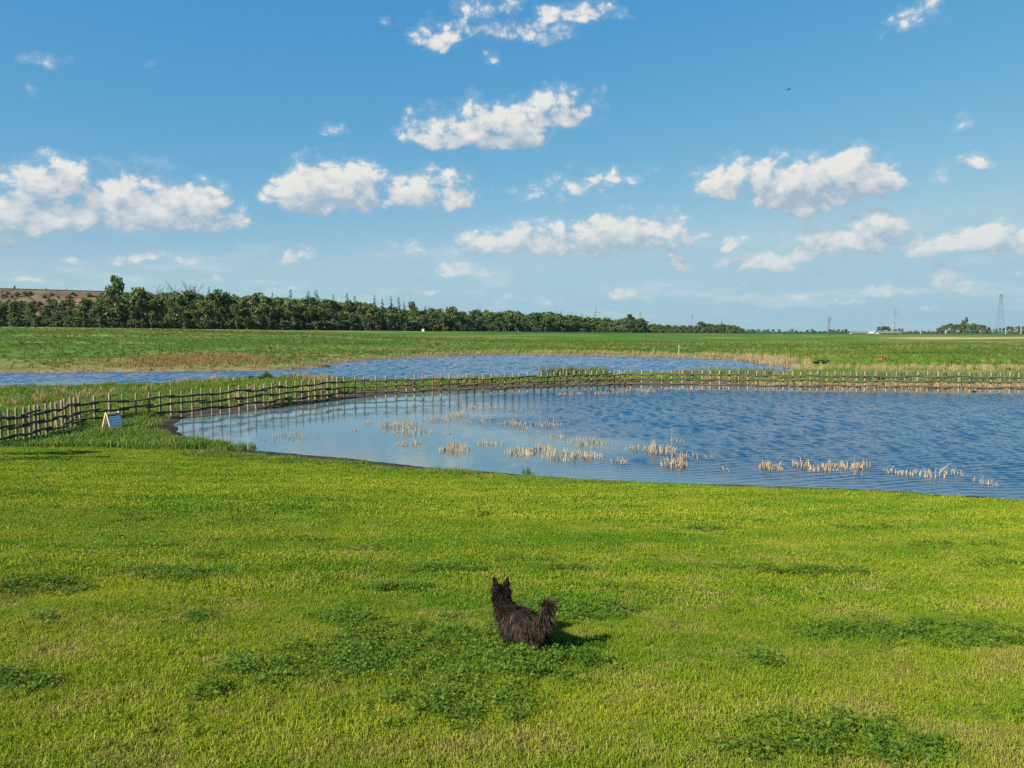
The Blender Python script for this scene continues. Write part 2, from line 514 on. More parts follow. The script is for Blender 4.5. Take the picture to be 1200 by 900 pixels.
def build_ground():
    ys = list(np.linspace(-45, 2.2, 16)) + list(2.5 * 1.0118 ** np.arange(0, 628))
    ys = [y for y in ys if y < 3900]
    ys = np.array(ys)
    nc = 250
    t = np.linspace(-1, 1, nc)
    W = 30 + 0.95 * np.maximum(ys, 0)
    Y, T = np.meshgrid(ys, t, indexing='ij')
    X = T * W[:, None]
    H, s1, s2, u, s = land(X, Y, True)
    nr = len(ys)
    idx = np.arange(nr * nc).reshape(nr, nc)
    Fc = np.stack([idx[:-1, :-1], idx[:-1, 1:], idx[1:, 1:], idx[1:, :-1]], -1).reshape(-1, 4)
    # what grows or lies where (true ground colours)
    C = np.zeros(X.shape + (3,))
    lawn = np.array([.115, .120, .022]); tall = np.array([.062, .120, .014]); mud = np.array([.032, .027, .020]); sand = np.array([.16, .125, .08])
    berm = np.array([.085, .13, .018]); field = np.array([.040, .100, .008]); crop = np.array([.022, .062, .012]); dry = np.array([.23, .19, .06])
    rust = np.array([.17, .125, .045]); straw = np.array([.30, .24, .12])
    C[:] = lawn

    def lay(mask, col):
        nonlocal C
        C = C * (1 - mask[..., None]) + col * mask[..., None]
    wb = wob(X, Y, .5, 12)
    lay(np.maximum((1 - smooth(.7, 1.3, s1)), smooth(23.2, 24.2, Y + .03 * X + .3 * wb)) * (Y < 45), tall)
    lay(smooth(30, 34, Y), berm)
    far = (Y > 52) & (s > 0)
    lay(np.where(far, smooth(0, .04, s), 0.0), field)
    n1, n2 = wob(X, Y * 2.2, .05, 21), wob(X * .4, Y * 1.6, .11, 22)
    bands = np.interp(s + .035 * wob(X, Y * 1.5, .03, 23), [0, .08, .16, .22, .30, .36, .50, .60, .72, .80, .90, 1], [.35, .1, .75, .9, .5, .2, .45, .75, .35, .65, .9, .4])
    lay(np.where(far & (u < 620), (1 - bands) * .8, 0), np.array([.030, .085, .010]))
    lay(np.where(far & (u < 700), np.clip(bands - .4, 0, 1) * .8, 0), np.array([.12, .155, .025]))
    lay(np.where(far, smooth(.15, .8, n2 + .35 * n1) * .55, 0), dry)
    lay(np.where(far & (u > 900), smooth(.1, .7, n1) * .4, 0), dry)
    pt = at(262, 421, .4)
    g = np.exp(-(((X - pt[0]) / 9.5) ** 2 + ((Y - 88) / 12) ** 2) ** 2)
    lay(np.where(far, g * .85, 0), rust)
    # darker crop beyond, pale stubble strip on the right, bright damp grass by the right shore
    lay(smooth(.72, .80, s + .03 * wb * .3) * smooth(480, 640, u) * np.where(far, 1, 0), crop)
    yp = YH + F * (CAMZ - H) / np.maximum(Y, 1)
    lay(np.where(far, smooth(1000, 1090, u) * smooth(.30, .33, s) * (1 - smooth(.42, .46, s)) * .9, 0), straw)
    lay(np.where(far & (u > 1040), np.exp(-((s - .17) / .06) ** 2) * smooth(.0, .5, n1 + .3) * .6, 0), dry)
    lay(np.where(far & (u > 880), np.exp(-((s - .035) / .03) ** 2) * .7, 0), np.array([.10, .17, .016]))
    # pale track in front of the wood
    lay(np.where(far & (u < 470), np.exp(-((s - .955) / .012) ** 2) * .75, 0), np.array([.26, .23, .17]))
    lay(np.where(s > 1.02, 1.0, 0) * np.where(far, 1, 0) * smooth(0, 1, s * 2), np.array([.035, .055, .018]))
    # shores
    wm = .45 + .25 * wob(X, Y, .9, 31) + np.where(Y > 29, .9, 0) * smooth(-9, -12, -np.abs(X + 0))
    near_mud = 1.35 + .25 * wob(X, Y, 1.2, 32)
    left_mud = 1.9 * np.exp(-(((X + 13.6) / 2.6) ** 2 + ((Y - 31.5) / 3.0) ** 2))
    berm_mud = np.where(Y > 31, .25, 0)
    lim = near_mud + left_mud + berm_mud
    lay(1 - smooth(lim * .75, lim, s1), mud)
    lay(np.where(Y > 31, np.exp(-((s1 - .8) / .5) ** 2) * .5, 0), sand)
    lay(1 - smooth(.7, 1.4, s2), np.array([.14, .115, .07]))
    col = np.concatenate([C, np.ones(X.shape + (1,))], -1)
    isl = ((Y < 32) & (s1 > .3)).astype(float)

    m, n, out = material('ground_cover')
    a = n.node('ShaderNodeAttribute', attribute_name='cover')
    geo = n.node('ShaderNodeNewGeometry')
    pos = geo.outputs['Position']
    fine = n.noise(pos, 22, 5, .7)
    mid = n.noise(n.v('MULTIPLY', pos, (.35, 1, 1)), 1.1, 6, .65)
    big = n.noise(n.v('MULTIPLY', pos, (.5, 1, 1)), .16, 6, .66)
    k = n.m('ADD', n.m('MULTIPLY', n.m('SUBTRACT', fine, .5), .8), n.m('MULTIPLY', n.m('SUBTRACT', mid, .5), 1.3))
    k = n.m('ADD', k, n.m('MULTIPLY', n.m('SUBTRACT', big, .5), 1.3))
    col_ = n.mix(1.0, a.outputs['Color'], n.mix(n.m('ADD', k, .5, clamp=True), (.55, .62, .5), (1.5, 1.4, 1.5)), 'MULTIPLY')
    b = principled(n, out, col_, .95, .08)
    bn = n.node('ShaderNodeBump'); n.put(bn.inputs['Strength'], .8); n.put(bn.inputs['Distance'], .06)
    n.put(bn.inputs['Height'], n.m('ADD', fine, n.m('MULTIPLY', mid, 2))); n.t.links.new(bn.outputs[0], b.inputs['Normal'])
    me = mesh('ground', np.stack([X, Y, H], -1).reshape(-1, 3), Fc, m, True, {'cover': ('POINT', 'FLOAT_COLOR', col.reshape(-1, 4))})
    o = obj('ground', me)
    tag(o, 'sloping grass lawn, pond banks and the green farmland behind them', 'ground', kind='structure')


build_ground()


# ------------------------------------------------------------------ water
def ruffle(X, Y):
    """how far the breeze reaches: the bank shelters the left of the near pond"""
    t = X + .22 * (Y - 24) + 2.6 * wob(X * .35, Y * 1.2, .35, 91)
    o = np.maximum(smooth(-3.0, 11.0, t), smooth(55, 58, Y))
    shore = smooth(20.4, 25.0, Y + .24 * X)
    return .05 + o * (.38 + .55 * shore)


def build_water():
    m, n, out = material('pond_water')
    geo = n.node('ShaderNodeNewGeometry')
    pos = geo.outputs['Position']
    at_ = n.node('ShaderNodeAttribute', attribute_name='ruffle')
    wv = n.v('MULTIPLY', pos, (1.0, 1.7, 1))
    w2 = n.noise(wv, 7.0, 2, .5)
    bn = n.node('ShaderNodeBump')
    n.put(bn.inputs['Strength'], 1.0); n.put(bn.inputs['Distance'], n.m('MULTIPLY', at_.outputs['Fac'], .012)); n.put(bn.inputs['Height'], w2)
    # body colour paler where the water lies calm, darker where it is ruffled
    calm_fac = n.m('SUBTRACT', 1.0, n.ss(at_.outputs['Fac'], .08, .6))
    b = principled(n, out, n.mix(calm_fac, (.007, .036, .080), (.065, .112, .130)), .03, .5)
    n.put(b.inputs['IOR'], 1.333)
    n.t.links.new(bn.outputs[0], b.inputs['Normal'])
    rg = np.random.default_rng(17)
    for poly, lab, stx, sty in ((NEAR_POND, 'blue rippled water of the nearer pond, calm along its left', .085, .062),
                                (FAR_POND, 'blue water of the farther pond beyond the fence', .21, .16)):
        P = np.array(poly)
        x0, y0 = P.min(0) - 1.5; x1, y1 = P.max(0) + 1.5
        x0, x1 = max(x0, -112), min(x1, 42)
        xs, ys = np.arange(x0, x1, stx), np.arange(y0, y1, sty)
        X, Y = np.meshgrid(xs, ys)
        ruf = ruffle(X, Y)
        if poly is NEAR_POND:       # lee of the far bank
            ins = -poly_sd(P, X, Y)
            ruf = ruf * np.where(Y > 36, .22 + .78 * smooth(.8, 7.0, ins), 1.0)
        Z = np.zeros_like(X)
        for k in range(30):
            lam = .18 * (2.4 ** rg.uniform(0, 1)) * (1 if poly is NEAR_POND else 2.3)
            th = rg.normal(math.pi / 2 + .12, .62)          # crests lie across the view
            kk = 2 * math.pi / lam
            amp = .045 / kk * rg.uniform(.6, 1.2)
            ph = rg.uniform(0, 6.28)
            warp = .5 * np.sin(X * rg.uniform(.3, .9) + Y * rg.uniform(-.6, .6) + ph)
            Z += amp * np.sin(kk * (X * math.cos(th) + Y * math.sin(th)) + ph + warp) * (1 + .35 * np.sin(X * 1.3 * rg.uniform(.5, 1.5) + Y * 1.6 * rg.uniform(.5, 1.5) + ph * 3))
        Z *= ruf
        sd = poly_sd(P, X, Y)
        keep = sd < 1.3
        Z = np.where(sd > .8, 0, Z)
        nr, nc = X.shape
        idx = np.arange(nr * nc).reshape(nr, nc)
        Fc = np.stack([idx[:-1, :-1], idx[:-1, 1:], idx[1:, 1:], idx[1:, :-1]], -1).reshape(-1, 4)
        Fc = Fc[keep.ravel()[Fc].all(1)]
        used = np.unique(Fc)
        remap = np.full(nr * nc, -1); remap[used] = np.arange(len(used))
        V = np.stack([X, Y, Z], -1).reshape(-1, 3)[used]
        me = mesh('water', V, remap[Fc], m, True, {'ruffle': ('POINT', 'FLOAT', ruf.ravel()[used].astype(np.float32))})
        tag(obj('water', me), lab, 'pond', kind='structure')


build_water()


# ------------------------------------------------------------------ scattered growth (uncountable: grass, clover, reed fringes)
def blades(n, rad, hr, wr, lean, seed, bend=.5, flat=False):
    rg = np.random.default_rng(seed)
    V, Fq, T = [], [], []
    for i in range(n):
        a, r = rg.uniform(0, 6.283), rad * math.sqrt(rg.uniform())
        bx, by = r * math.cos(a), r * math.sin(a)
        h, w = rg.uniform(*hr), rg.uniform(*wr)
        th = rg.uniform(0, 6.283); dx, dy = math.cos(th), math.sin(th)
        la = rg.uniform(0, 6.283); ll = lean * rg.uniform(.2, 1) * h
        lx, ly = math.cos(la) * ll, math.sin(la) * ll
        tone = rg.uniform()
        b = len(V)
        V += [(bx - dx * w / 2, by - dy * w / 2, -.01), (bx + dx * w / 2, by + dy * w / 2, -.01),
              (bx + lx * bend * .6 + dx * w * .4, by + ly * bend * .6 + dy * w * .4, h * .6), (bx + lx * bend * .6 - dx * w * .4, by + ly * bend * .6 - dy * w * .4, h * .6),
              (bx + lx, by + ly, h * (1 - .25 * lean))]
        Fq += [(b, b + 1, b + 2, b + 3), (b + 3, b + 2, b + 4)]
        T += [tone] * 5
    return V, Fq, T


def trefoils(n, rad, hr, lr, seed):
    rg = np.random.default_rng(seed)
    V, Fq, T = [], [], []
    for i in range(n):
        a, r = rg.uniform(0, 6.283), rad * math.sqrt(rg.uniform())
        c = Vector((r * math.cos(a), r * math.sin(a), rg.uniform(*hr)))
        tilt = Matrix.Rotation(rg.uniform(-.7, .7), 3, 'X') @ Matrix.Rotation(rg.uniform(-.7, .7), 3, 'Y')
        tone = rg.uniform()
        s = rg.uniform(*lr); a0 = rg.uniform(0, 6.283)
        for k in range(3):
            th = a0 + k * 2.094
            d, p = Vector((math.cos(th), math.sin(th), .15)), Vector((-math.sin(th), math.cos(th), 0))
            b = len(V)
            pts = [Vector((0, 0, 0)), d * s * .55 + p * s * .45, d * s * 1.05, d * s * .55 - p * s * .45]
            V += [tuple(c + tilt @ q) for q in pts]
            Fq.append((b, b + 1, b + 2, b + 3)); T += [tone] * 4
        b = len(V)
        V += [(c.x * .8, c.y * .8, -.01), (c.x * .8 + .003, c.y * .8, -.01), tuple(c)]
        Fq.append((b, b + 1, b + 2)); T += [tone * .5] * 3
    return V, Fq, T


def source_set(name, builds, mat):
    c = bpy.data.collections.new(name)
    for V, Fq, T in builds:
        me = mesh(name, V, Fq, mat, False, {'tone': ('POINT', 'FLOAT', np.array(T, dtype=np.float32))})
        obj(name, me, coll=c)
    return c


def gn_instancer(coll):
    g = bpy.data.node_groups.new('scatter_' + coll.name, 'GeometryNodeTree')
    g.interface.new_socket('Geometry', in_out='INPUT', socket_type='NodeSocketGeometry')
    g.interface.new_socket('Geometry', in_out='OUTPUT', socket_type='NodeSocketGeometry')
    N = g.nodes.new
    gi, go, ip, ci = N('NodeGroupInput'), N('NodeGroupOutput'), N('GeometryNodeInstanceOnPoints'), N('GeometryNodeCollectionInfo')
    ci.inputs['Collection'].default_value = coll
    ci.inputs['Separate Children'].default_value = True
    ci.inputs['Reset Children'].default_value = True

    def na(nm, ty):
        a = N('GeometryNodeInputNamedAttribute'); a.data_type = ty; a.inputs[0].default_value = nm
        return a.outputs[0]
    L = g.links.new
    L(gi.outputs[0], ip.inputs['Points']); L(ci.outputs[0], ip.inputs['Instance'])
    ip.inputs['Pick Instance'].default_value = True
    L(na('pick', 'INT'), ip.inputs['Instance Index'])
    er = N('FunctionNodeEulerToRotation'); L(na('turn', 'FLOAT_VECTOR'), er.inputs[0]); L(er.outputs[0], ip.inputs['Rotation'])
    L(na('size', 'FLOAT_VECTOR'), ip.inputs['Scale'])
    L(ip.outputs[0], go.inputs[0])
    return g


def scatter(name, P, coll, label, cat, size=(.8, 1.25), hsize=(1, 1), tilt=.12, pick=None, mul=None):
    k = len(P)
    rg = np.random.default_rng(len(name) * 7 + k)
    ns = len(coll.objects)
    turn = np.stack([rg.normal(0, tilt, k), rg.normal(0, tilt, k), rg.uniform(0, 6.283, k)], -1)
    s = rg.uniform(*size, k)
    if mul is not None: s = s * mul
    sz = np.stack([s, s, s * rg.uniform(*hsize, k)], -1)
    pk = rg.integers(0, ns, k) if pick is None else pick
    me = bpy.data.meshes.new(name)
    me.vertices.add(k); me.vertices.foreach_set('co', np.asarray(P, np.float32).ravel())
    for an, ty, d in (('turn', 'FLOAT_VECTOR', turn), ('size', 'FLOAT_VECTOR', sz), ('pick', 'INT', pk.astype(np.int32))):
        a = me.attributes.new(an, ty, 'POINT')
        a.data.foreach_set('value' if ty == 'INT' else 'vector', d.astype(np.float32 if ty != 'INT' else np.int32).ravel())
    o = obj(name, me)
    md = o.modifiers.new('scatter', 'NODES')
    md.node_group = gn_instancer(coll)
    tag(o, label, cat, kind='stuff')
    return o


def fan(d0, d1, dens, spread=.78, extra=1.0):
    """random points over the wedge of ground seen between two distances"""
    rg = np.random.default_rng(int(d0 * 100 + dens * 3))
    area = spread * (d1 * d1 - d0 * d0) + 2 * extra * (d1 - d0)
    k = int(area * dens)
    y = np.sqrt(rg.uniform(d0 * d0, d1 * d1, k))
    x = rg.uniform(-1, 1, k) * (spread * y + extra)
    return x, y


CLOVER = [(335, 790, 70, 26), (425, 772, 95, 30), (520, 768, 115, 38), (625, 778, 95, 26), (560, 835, 85, 24), (405, 728, 36, 9), (690, 722, 70, 11),
          (248, 815, 34, 10), (25, 690, 90, 10), (190, 674, 75, 9), (18, 800, 50, 18), (1060, 743, 120, 14), (1150, 757, 60, 9), (890, 776, 34, 11),
          (960, 862, 115, 22), (1060, 884, 70, 18), (880, 876, 50, 18), (615, 655, 45, 5), (430, 645, 34, 5), (520, 668, 60, 5), (350, 634, 40, 3.5),
          (560, 605, 16, 3), (960, 672, 75, 5), (870, 666, 40, 4), (1170, 664, 50, 5), (50, 579, 30, 3), (195, 605, 50, 3), (340, 596, 26, 3),
          (230, 725, 14, 6), (55, 729, 14, 4), (245, 654, 30, 4), (180, 642, 40, 3), (440, 604, 20, 2.5), (820, 622, 50, 3), (1120, 640, 60, 3),
          (520, 820, 60, 10), (700, 760, 40, 8), (480, 855, 30, 8), (640, 712, 50, 6), (140, 612, 40, 2.5), (300, 612, 50, 2.5), (470, 690, 40, 4),
          (860, 720, 30, 3), (1010, 620, 40, 2.5), (720, 690, 30, 3), (660, 668, 40, 3)]


def clover_amount(x, y):
    z = land(x, y)
    c, s = math.cos(PITCH), math.sin(PITCH)
    zz = z - CAMZ
    dep = y * c - zz * s
    up = y * s + zz * c
    px, py = CX + F * x / dep, 450 - F * up / dep
    e = np.full(x.shape, -9.0)
    for (cx, cy, rx, ry) in CLOVER:
        e = np.maximum(e, 1 - ((px - cx) / rx) ** 2 - ((py - cy) / ry) ** 2)
    return e, z


def build_lawn():
    mg, n, out = material('lawn_blade')   # fresh green, straw where the sward is thin
    pos = n.node('ShaderNodeNewGeometry').outputs['Position']
    oi = n.node('ShaderNodeObjectInfo')
    tone = n.node('ShaderNodeAttribute', attribute_name='tone').outputs['Fac']
    big = n.noise(n.v('MULTIPLY', pos, (.55, 1, 1)), .42, 5, .62)
    patch = n.noise(n.v('MULTIPLY', pos, (.8, 1, 1)), 1.9, 5, .65)
    spot = n.noise(pos, 7.0, 3, .6)
    sep = n.node('ShaderNodeSeparateXYZ'); n.put(sep.inputs[0], pos)
    # mower passes: long shallow arcs
    arc = n.v('LENGTH', n.v('SUBTRACT', n.v('MULTIPLY', pos, (1, 1, 0)), (-9, 44, 0)))
    mow = n.m('SINE', n.m('ADD', n.m('MULTIPLY', arc, 4.3), n.m('MULTIPLY', patch, 1.5)))
    g = n.m('ADD', n.m('MULTIPLY', n.m('SUBTRACT', big, .5), 2.6), n.m('MULTIPLY', n.m('SUBTRACT', patch, .5), 1.7))
    g = n.m('ADD', g, n.m('ADD', n.m('MULTIPLY', mow, .20), n.m('MULTIPLY', n.m('SUBTRACT', oi.outputs['Random'], .5), .28)))
    g = n.m('ADD', g, .5, clamp=True)
    col = n.mix(g, (.088, .185, .006), (.228, .266, .013))
    # thin dry sward: more towards the high ground
    thin = n.m('ADD', n.m('MULTIPLY', n.m('SUBTRACT', patch, .5), 3.4), n.m('MULTIPLY', n.m('SUBTRACT', spot, .5), 1.6))
    thin = n.m('ADD', thin, n.lin(sep.outputs[1], 4.0, 14.0, .26, -.10))
    straw = n.m('ADD', n.m('MULTIPLY', n.ss(thin, .10, 1.0), .60), n.m('MULTIPLY', n.ss(tone, .80, .98), .45), clamp=True)
    col = n.mix(straw, col, n.mix(oi.outputs['Random'], (.20, .155, .055), (.36, .29, .11)))
    col = n.mix(1.0, col, n.mix(tone, (.66, .70, .66), (1.28, 1.25, 1.2)), 'MULTIPLY')
    pb = n.node('ShaderNodeBsdfPrincipled')
    n.put(pb.inputs['Base Color'], col); n.put(pb.inputs['Roughness'], .6); n.put(pb.inputs['Specular IOR Level'], .18)
    tr = n.node('ShaderNodeBsdfTranslucent'); n.put(tr.inputs[0], n.mix(1.0, col, (1.1, 1.2, .6), 'MULTIPLY'))
    ms = n.node('ShaderNodeMixShader'); n.put(ms.inputs[0], .3)
    n.t.links.new(pb.outputs[0], ms.inputs[1]); n.t.links.new(tr.outputs[0], ms.inputs[2]); n.t.links.new(ms.outputs[0], out.inputs[0])
    # straw shows through more where the sward is thin
    near = source_set('lawn_tuft', [blades(30, .055, (.018, .042), (.0022, .0042), .95, 100 + i) for i in range(6)], mg)
    mid = source_set('lawn_tuft_wide', [blades(32, .085, (.020, .044), (.0045, .0080), .9, 200 + i) for i in range(5)], mg)
    farr = source_set('lawn_tuft_broad', [blades(36, .15, (.022, .048), (.008, .014), .8, 300 + i) for i in range(5)], mg)
    for (d0, d1, dens, coll) in ((2.7, 6.2, 900, near), (6.2, 11, 460, mid), (11, 17, 210, farr), (17, 27, 140, farr)):
        x, y = fan(d0, d1, dens, .80, 5.0)
        H, s1, s2, u, s = land(x, y, True)
        wb = wob(x, y, .5, 12)
        ok = (s1 > 1.3 + .25 * wob(x, y, 1.5, 41)) & (y + .03 * x + .3 * wb < 24.0)
        th = .90 + .20 * wob(x, y, 1.6, 43) + .14 * wob(x, y, 5.0, 44)
        ok &= np.random.default_rng(9).uniform(size=len(x)) < 1.0 - .55 * smooth(.25, .9, wob(x, y, 2.6, 45) + .3 * wob(x, y, 8, 46)) * (1 - smooth(7, 13, y))
        P = np.stack([x, y, H], -1)[ok]
        scatter('lawn_grass', P, coll, 'short mown yellow green lawn grass covering the slope', 'grass', mul=th[ok])
    mc = leafy('clover_leaf', [(.040, .090, .008), (.076, .132, .014)], trans=.2, pos_scale=3, rnd=.5, spec=.1, dry=((.13, .17, .03), .5))
    cl = source_set('clover_sprig', [trefoils(17, .06, (.012, .060), (.007, .0122), 400 + i) for i in range(5)], mc)
    clf = source_set('clover_sprig_wide', [trefoils(14, .09, (.012, .056), (.012, .020), 450 + i) for i in range(4)], mc)
    for (d0, d1, dens, coll) in ((2.7, 8, 650, cl), (8, 20, 170, clf)):
        x, y = fan(d0, d1, dens)
        e, z = clover_amount(x, y)
        pr = np.clip((e * .70 + .42 * wob(x, y, 4.0, 51) + .60 * wob(x, y, 15, 52)) * np.where(y > 8, .75, 1.0) + .08, 0, .80)
        ok = (np.random.default_rng(5).uniform(size=len(x)) < pr) | ((np.random.default_rng(6).uniform(size=len(x)) < .016) & (wob(x, y, 1.3, 53) > .35))
        scatter('clover', np.stack([x, y, z], -1)[ok], coll, 'dark green clover patches spread through the lawn', 'clover')


build_lawn()

MF = leafy('field_blade', [(.024, .080, .006), (.110, .150, .015)], trans=.3, pos_scale=.045, rnd=.3, dry=((.26, .23, .08), .6))
FIELD = source_set('field_tuft', [blades(26, .16, (.08, .22), (.010, .018), .55, 580 + i) for i in range(4)], MF)
MT = leafy('tall_blade', [(.050, .125, .012), (.105, .165, .018)], trans=.3, pos_scale=.7, rnd=.5, dry=((.24, .22, .07), .6))
TALL = source_set('tall_tuft', [blades(26, .14, (.10, .26), (.010, .018), .55, 500 + i) for i in range(5)], MT)
MW = leafy('weed_leaf', [(.030, .085, .012), (.060, .125, .020)], trans=.25, pos_scale=1.2, rnd=.5, dry=((.09, .15, .03), .5))
WEED = source_set('weed_tuft', [blades(22, .18, (.15, .42), (.02, .045), .7, 540 + i) for i in range(4)], MW)
MD = leafy('dry_blade', [(.21, .16, .06), (.31, .25, .11)], trans=.2, pos_scale=.6, rnd=.5, dry=((.16, .12, .07), .6))
DRY = source_set('dry_tuft', [blades(22, .22, (.25, .75), (.018, .035), .45, 560 + i) for i in range(4)], MD)


MRU = leafy('rusty_blade', [(.20, .115, .045), (.30, .19, .08)], trans=.2, pos_scale=.3, rnd=.5, dry=((.12, .08, .04), .6))
RUSTY = source_set('rusty_tuft', [blades(22, .22, (.3, .85), (.018, .035), .35, 590 + i) for i in range(3)], MRU)


def build_tall():
    rg = np.random.default_rng(77)
    # unmown fringe on the lawn side of the near pond, and the rough corner by the fence
    x, y = fan(14, 34, 60, .82, 6)
    H, s1, s2, u, s = land(x, y, True)
    wb = wob(x, y, .5, 12)
    edge = y + .03 * x + .3 * wb
    fringe = (s1 > 1.15 + .25 * wob(x, y, 2.3, 47)) & (s1 < 2.2 + .5 * wob(x, y, 1.5, 41)) & (y < 31)
    corner = (edge > 23.8) & (s1 > .3 + 1.9 * np.exp(-(((x + 13.6) / 2.6) ** 2 + ((y - 31.5) / 3.0) ** 2))) & (y < 34)
    ok = (fringe & (rg.uniform(size=len(x)) < .8)) | corner
    sc = np.where(corner, 1.15 + .4 * wob(x, y, .9, 61), (.40 + .20 * wob(x, y, 2.0, 62)) * (1.25 - .45 * smooth(-4, 6, x)))
    fxl = np.interp(y, [22, 25.8, 30.9, 34], [-18.5, -17.6, -17.9, -15])
    sc = np.where(corner & (np.abs(x - fxl) < 1.9) & (y < 32.5), sc * .42, sc)
    scatter('tall_grass', np.stack([x, y, H], -1)[ok], TALL, 'unmown green grass fringe along the near pond shore', 'grass', mul=sc[ok])
    fx = np.interp(y, [22, 25.8, 30.9, 34], [-18.5, -17.6, -17.4, -15])
    near_f = corner & (np.abs(x - fx - 2.0) < 1.5 + .6 * wob(x, y, .8, 64)) & (wob(x, y, 1.2, 63) > -.5) & (rg.uniform(size=len(x)) < .5)
    scatter('weeds', np.stack([x, y, H], -1)[near_f], WEED, 'dark leafy weeds growing along the left fence', 'weeds', size=(.35, .75))
    # strip between the two ponds
    x, y = fan(27, 72, 9, .82, 9)
    H, s1, s2, u, s = land(x, y, True)
    ok = (y > 30) & (s1 > .62 + .3 * wob(x, y, .8, 65)) & (s2 > .8) & ((y < 58) | (u > 930)) & ((u < 1000) | (y < 60))
    sc = .95 + .45 * wob(x, y, .35, 66) + smooth(36, 50, y) * .3
    scatter('bank_grass', np.stack([x, y, H], -1)[ok], TALL, 'rough green grass on the bank between the two ponds', 'grass', mul=sc[ok])
    k2 = ok & (wob(x, y, .45, 67) > .5) & (rg.uniform(size=len(x)) < .35)
    scatter('dry_grass', np.stack([x, y, H], -1)[k2], DRY, 'pale dry grass stems on the bank between the ponds', 'grass', size=(.6, 1.1))
    # far field: tussocks
    x, y = fan(64, 240, 1.15, .78, 14)
    H, s1, s2, u, s = land(x, y, True)
    n2 = wob(x * .4, y * 1.6, .11, 22) + .35 * wob(x, y * 2.2, .05, 21)
    ok = (s2 > 1.5) & (s > .01) & (s < .93) & (s1 > 3)
    green = ok & (rg.uniform(size=len(x)) < .33)
    scatter('field_grass', np.stack([x, y, H], -1)[green], FIELD, 'rough green grass of the field beyond the far pond', 'grass', size=(1.4, 2.6))
    yel = ok & ((u > 170) | (s > .12)) & (rg.uniform(size=len(x)) < np.clip(.04 + .8 * (n2 - .35), .01, .4))
    scatter('field_straw', np.stack([x, y, H], -1)[yel], DRY, 'yellowed grass tufts scattered over the far field', 'grass', size=(.5, 1.0))
    pt = at(262, 421, .4)
    k = 900
    gx, gy = rg.normal(pt[0], 5.0, k), rg.normal(87, 5.5, k)
    H, s1, s2, u, s = land(gx, gy, True)
    ok = (s2 > .6)
    scatter('rusty_grass', np.stack([gx, gy, H], -1)[ok], RUSTY, 'rusty brown reed bed on the left shore of the far pond', 'reeds', size=(.45, .85))


build_tall()


def along(poly_px, n, off, seed, zmin=-.05):
    P = np.array([at(*p)[:2] for p in poly_px])
    seg = np.linalg.norm(np.diff(P, axis=0), axis=1)
    cum = np.concatenate([[0], np.cumsum(seg)])
    rg = np.random.default_rng(seed)
    t = rg.uniform(0, cum[-1], n)
    x = np.interp(t, cum, P[:, 0]); y = np.interp(t, cum, P[:, 1]) + rg.normal(0, off, n)
    x += rg.normal(0, off, n)
    z = np.maximum(land(x, y), zmin)
    return np.stack([x, y, z], -1), t / cum[-1]


def build_reeds():
    mr = leafy('dead_reed', [(.24, .175, .085), (.34, .265, .145)], trans=.15, pos_scale=.4, rnd=.6, dry=((.20, .14, .07), .6))
    ree = source_set('reed_tuft', [blades(26, .30, (.5, 1.15), (.02, .04), .25, 600 + i) for i in range(4)], mr)
    P, t = along([(500, 418), (545, 416.6), (600, 415.3), (700, 416.6), (800, 418.6), (860, 421), (895, 424), (925, 429), (950, 433.5)], 900, 1.1, 1)
    keep = (wob(P[:, 0], P[:, 1], .25, 71) > -.55)
    scatter('reed_fringe', P[keep], ree, 'tan dead reeds fringing the far shore of the far pond', 'reeds', size=(.35, .8), mul=np.interp(P[keep][:, 0], [0, 25, 38], [.8, 1.0, 1.25]))
    P, t = along([(0, 437), (100, 436), (200, 435), (300, 434.3), (345, 432.7), (375, 429), (400, 424), (440, 420.8), (500, 418)], 360, .9, 2)
    scatter('reed_fringe', P, ree, 'thin pale reeds along the left shore of the far pond', 'reeds', size=(.25, .5))
    P, t = along([(950, 434), (1000, 436), (1060, 437), (1120, 437), (1200, 437), (1260, 437)], 210, 1.0, 3)
    scatter('reed_fringe', P, ree, 'tan reeds at the field edge behind the right end of the fence', 'reeds', size=(.35, .7))
    # low row at the foot of the right half of the fence
    P, t = along([(880, 452.6), (940, 453.5), (1000, 455), (1080, 455.5), (1200, 455.5), (1260, 456)], 420, .35, 4)
    scatter('reed_fringe', P, ree, 'short tan reeds at the water line under the right half of fence', 'reeds', size=(.22, .45))
    gr = leafy('green_reed', [(.05, .10, .03), (.10, .15, .05)], trans=.2, pos_scale=.6, rnd=.6, dry=((.30, .26, .14), .7))
    gree = source_set('green_reed_tuft', [blades(26, .28, (.45, 1.1), (.022, .045), .35, 640 + i) for i in range(4)], gr)
    P, t = along([(985, 450), (1040, 451), (1100, 451), (1160, 451), (1220, 451), (1290, 451)], 520, 1.0, 5)
    scatter('green_reeds', P, gree, 'grey green reeds standing behind the right end of the fence', 'reeds', size=(.6, 1.0))
    P, t = along([(642, 446), (670, 446), (706, 446)], 130, .55, 6)
    o = scatter('cattails', P, gree, 'dense green cattail stand behind the middle of the fence', 'cattails', size=(.75, 1.1))
    P, t = along([(800, 445), (850, 443), (905, 443)], 170, .8, 7)
    scatter('green_reeds', P, gree, 'green reeds behind the fence right of the cattail stand', 'reeds', size=(.5, .8))


build_reeds()


# ------------------------------------------------------------------ pole fence
M_POST = plain('weathered_post', (.15, .115, .072), (.28, .22, .148), 9, .85, .15, (1, 1, .12), .5, .3)
M_RAIL = plain('dark_rail', (.034, .029, .024), (.095, .078, .060), 9, .8, .2, (.1, 1, 1), .5, .3)

FENCE_PX = [(-60, 489), (6, 479), (91.5, 464)]


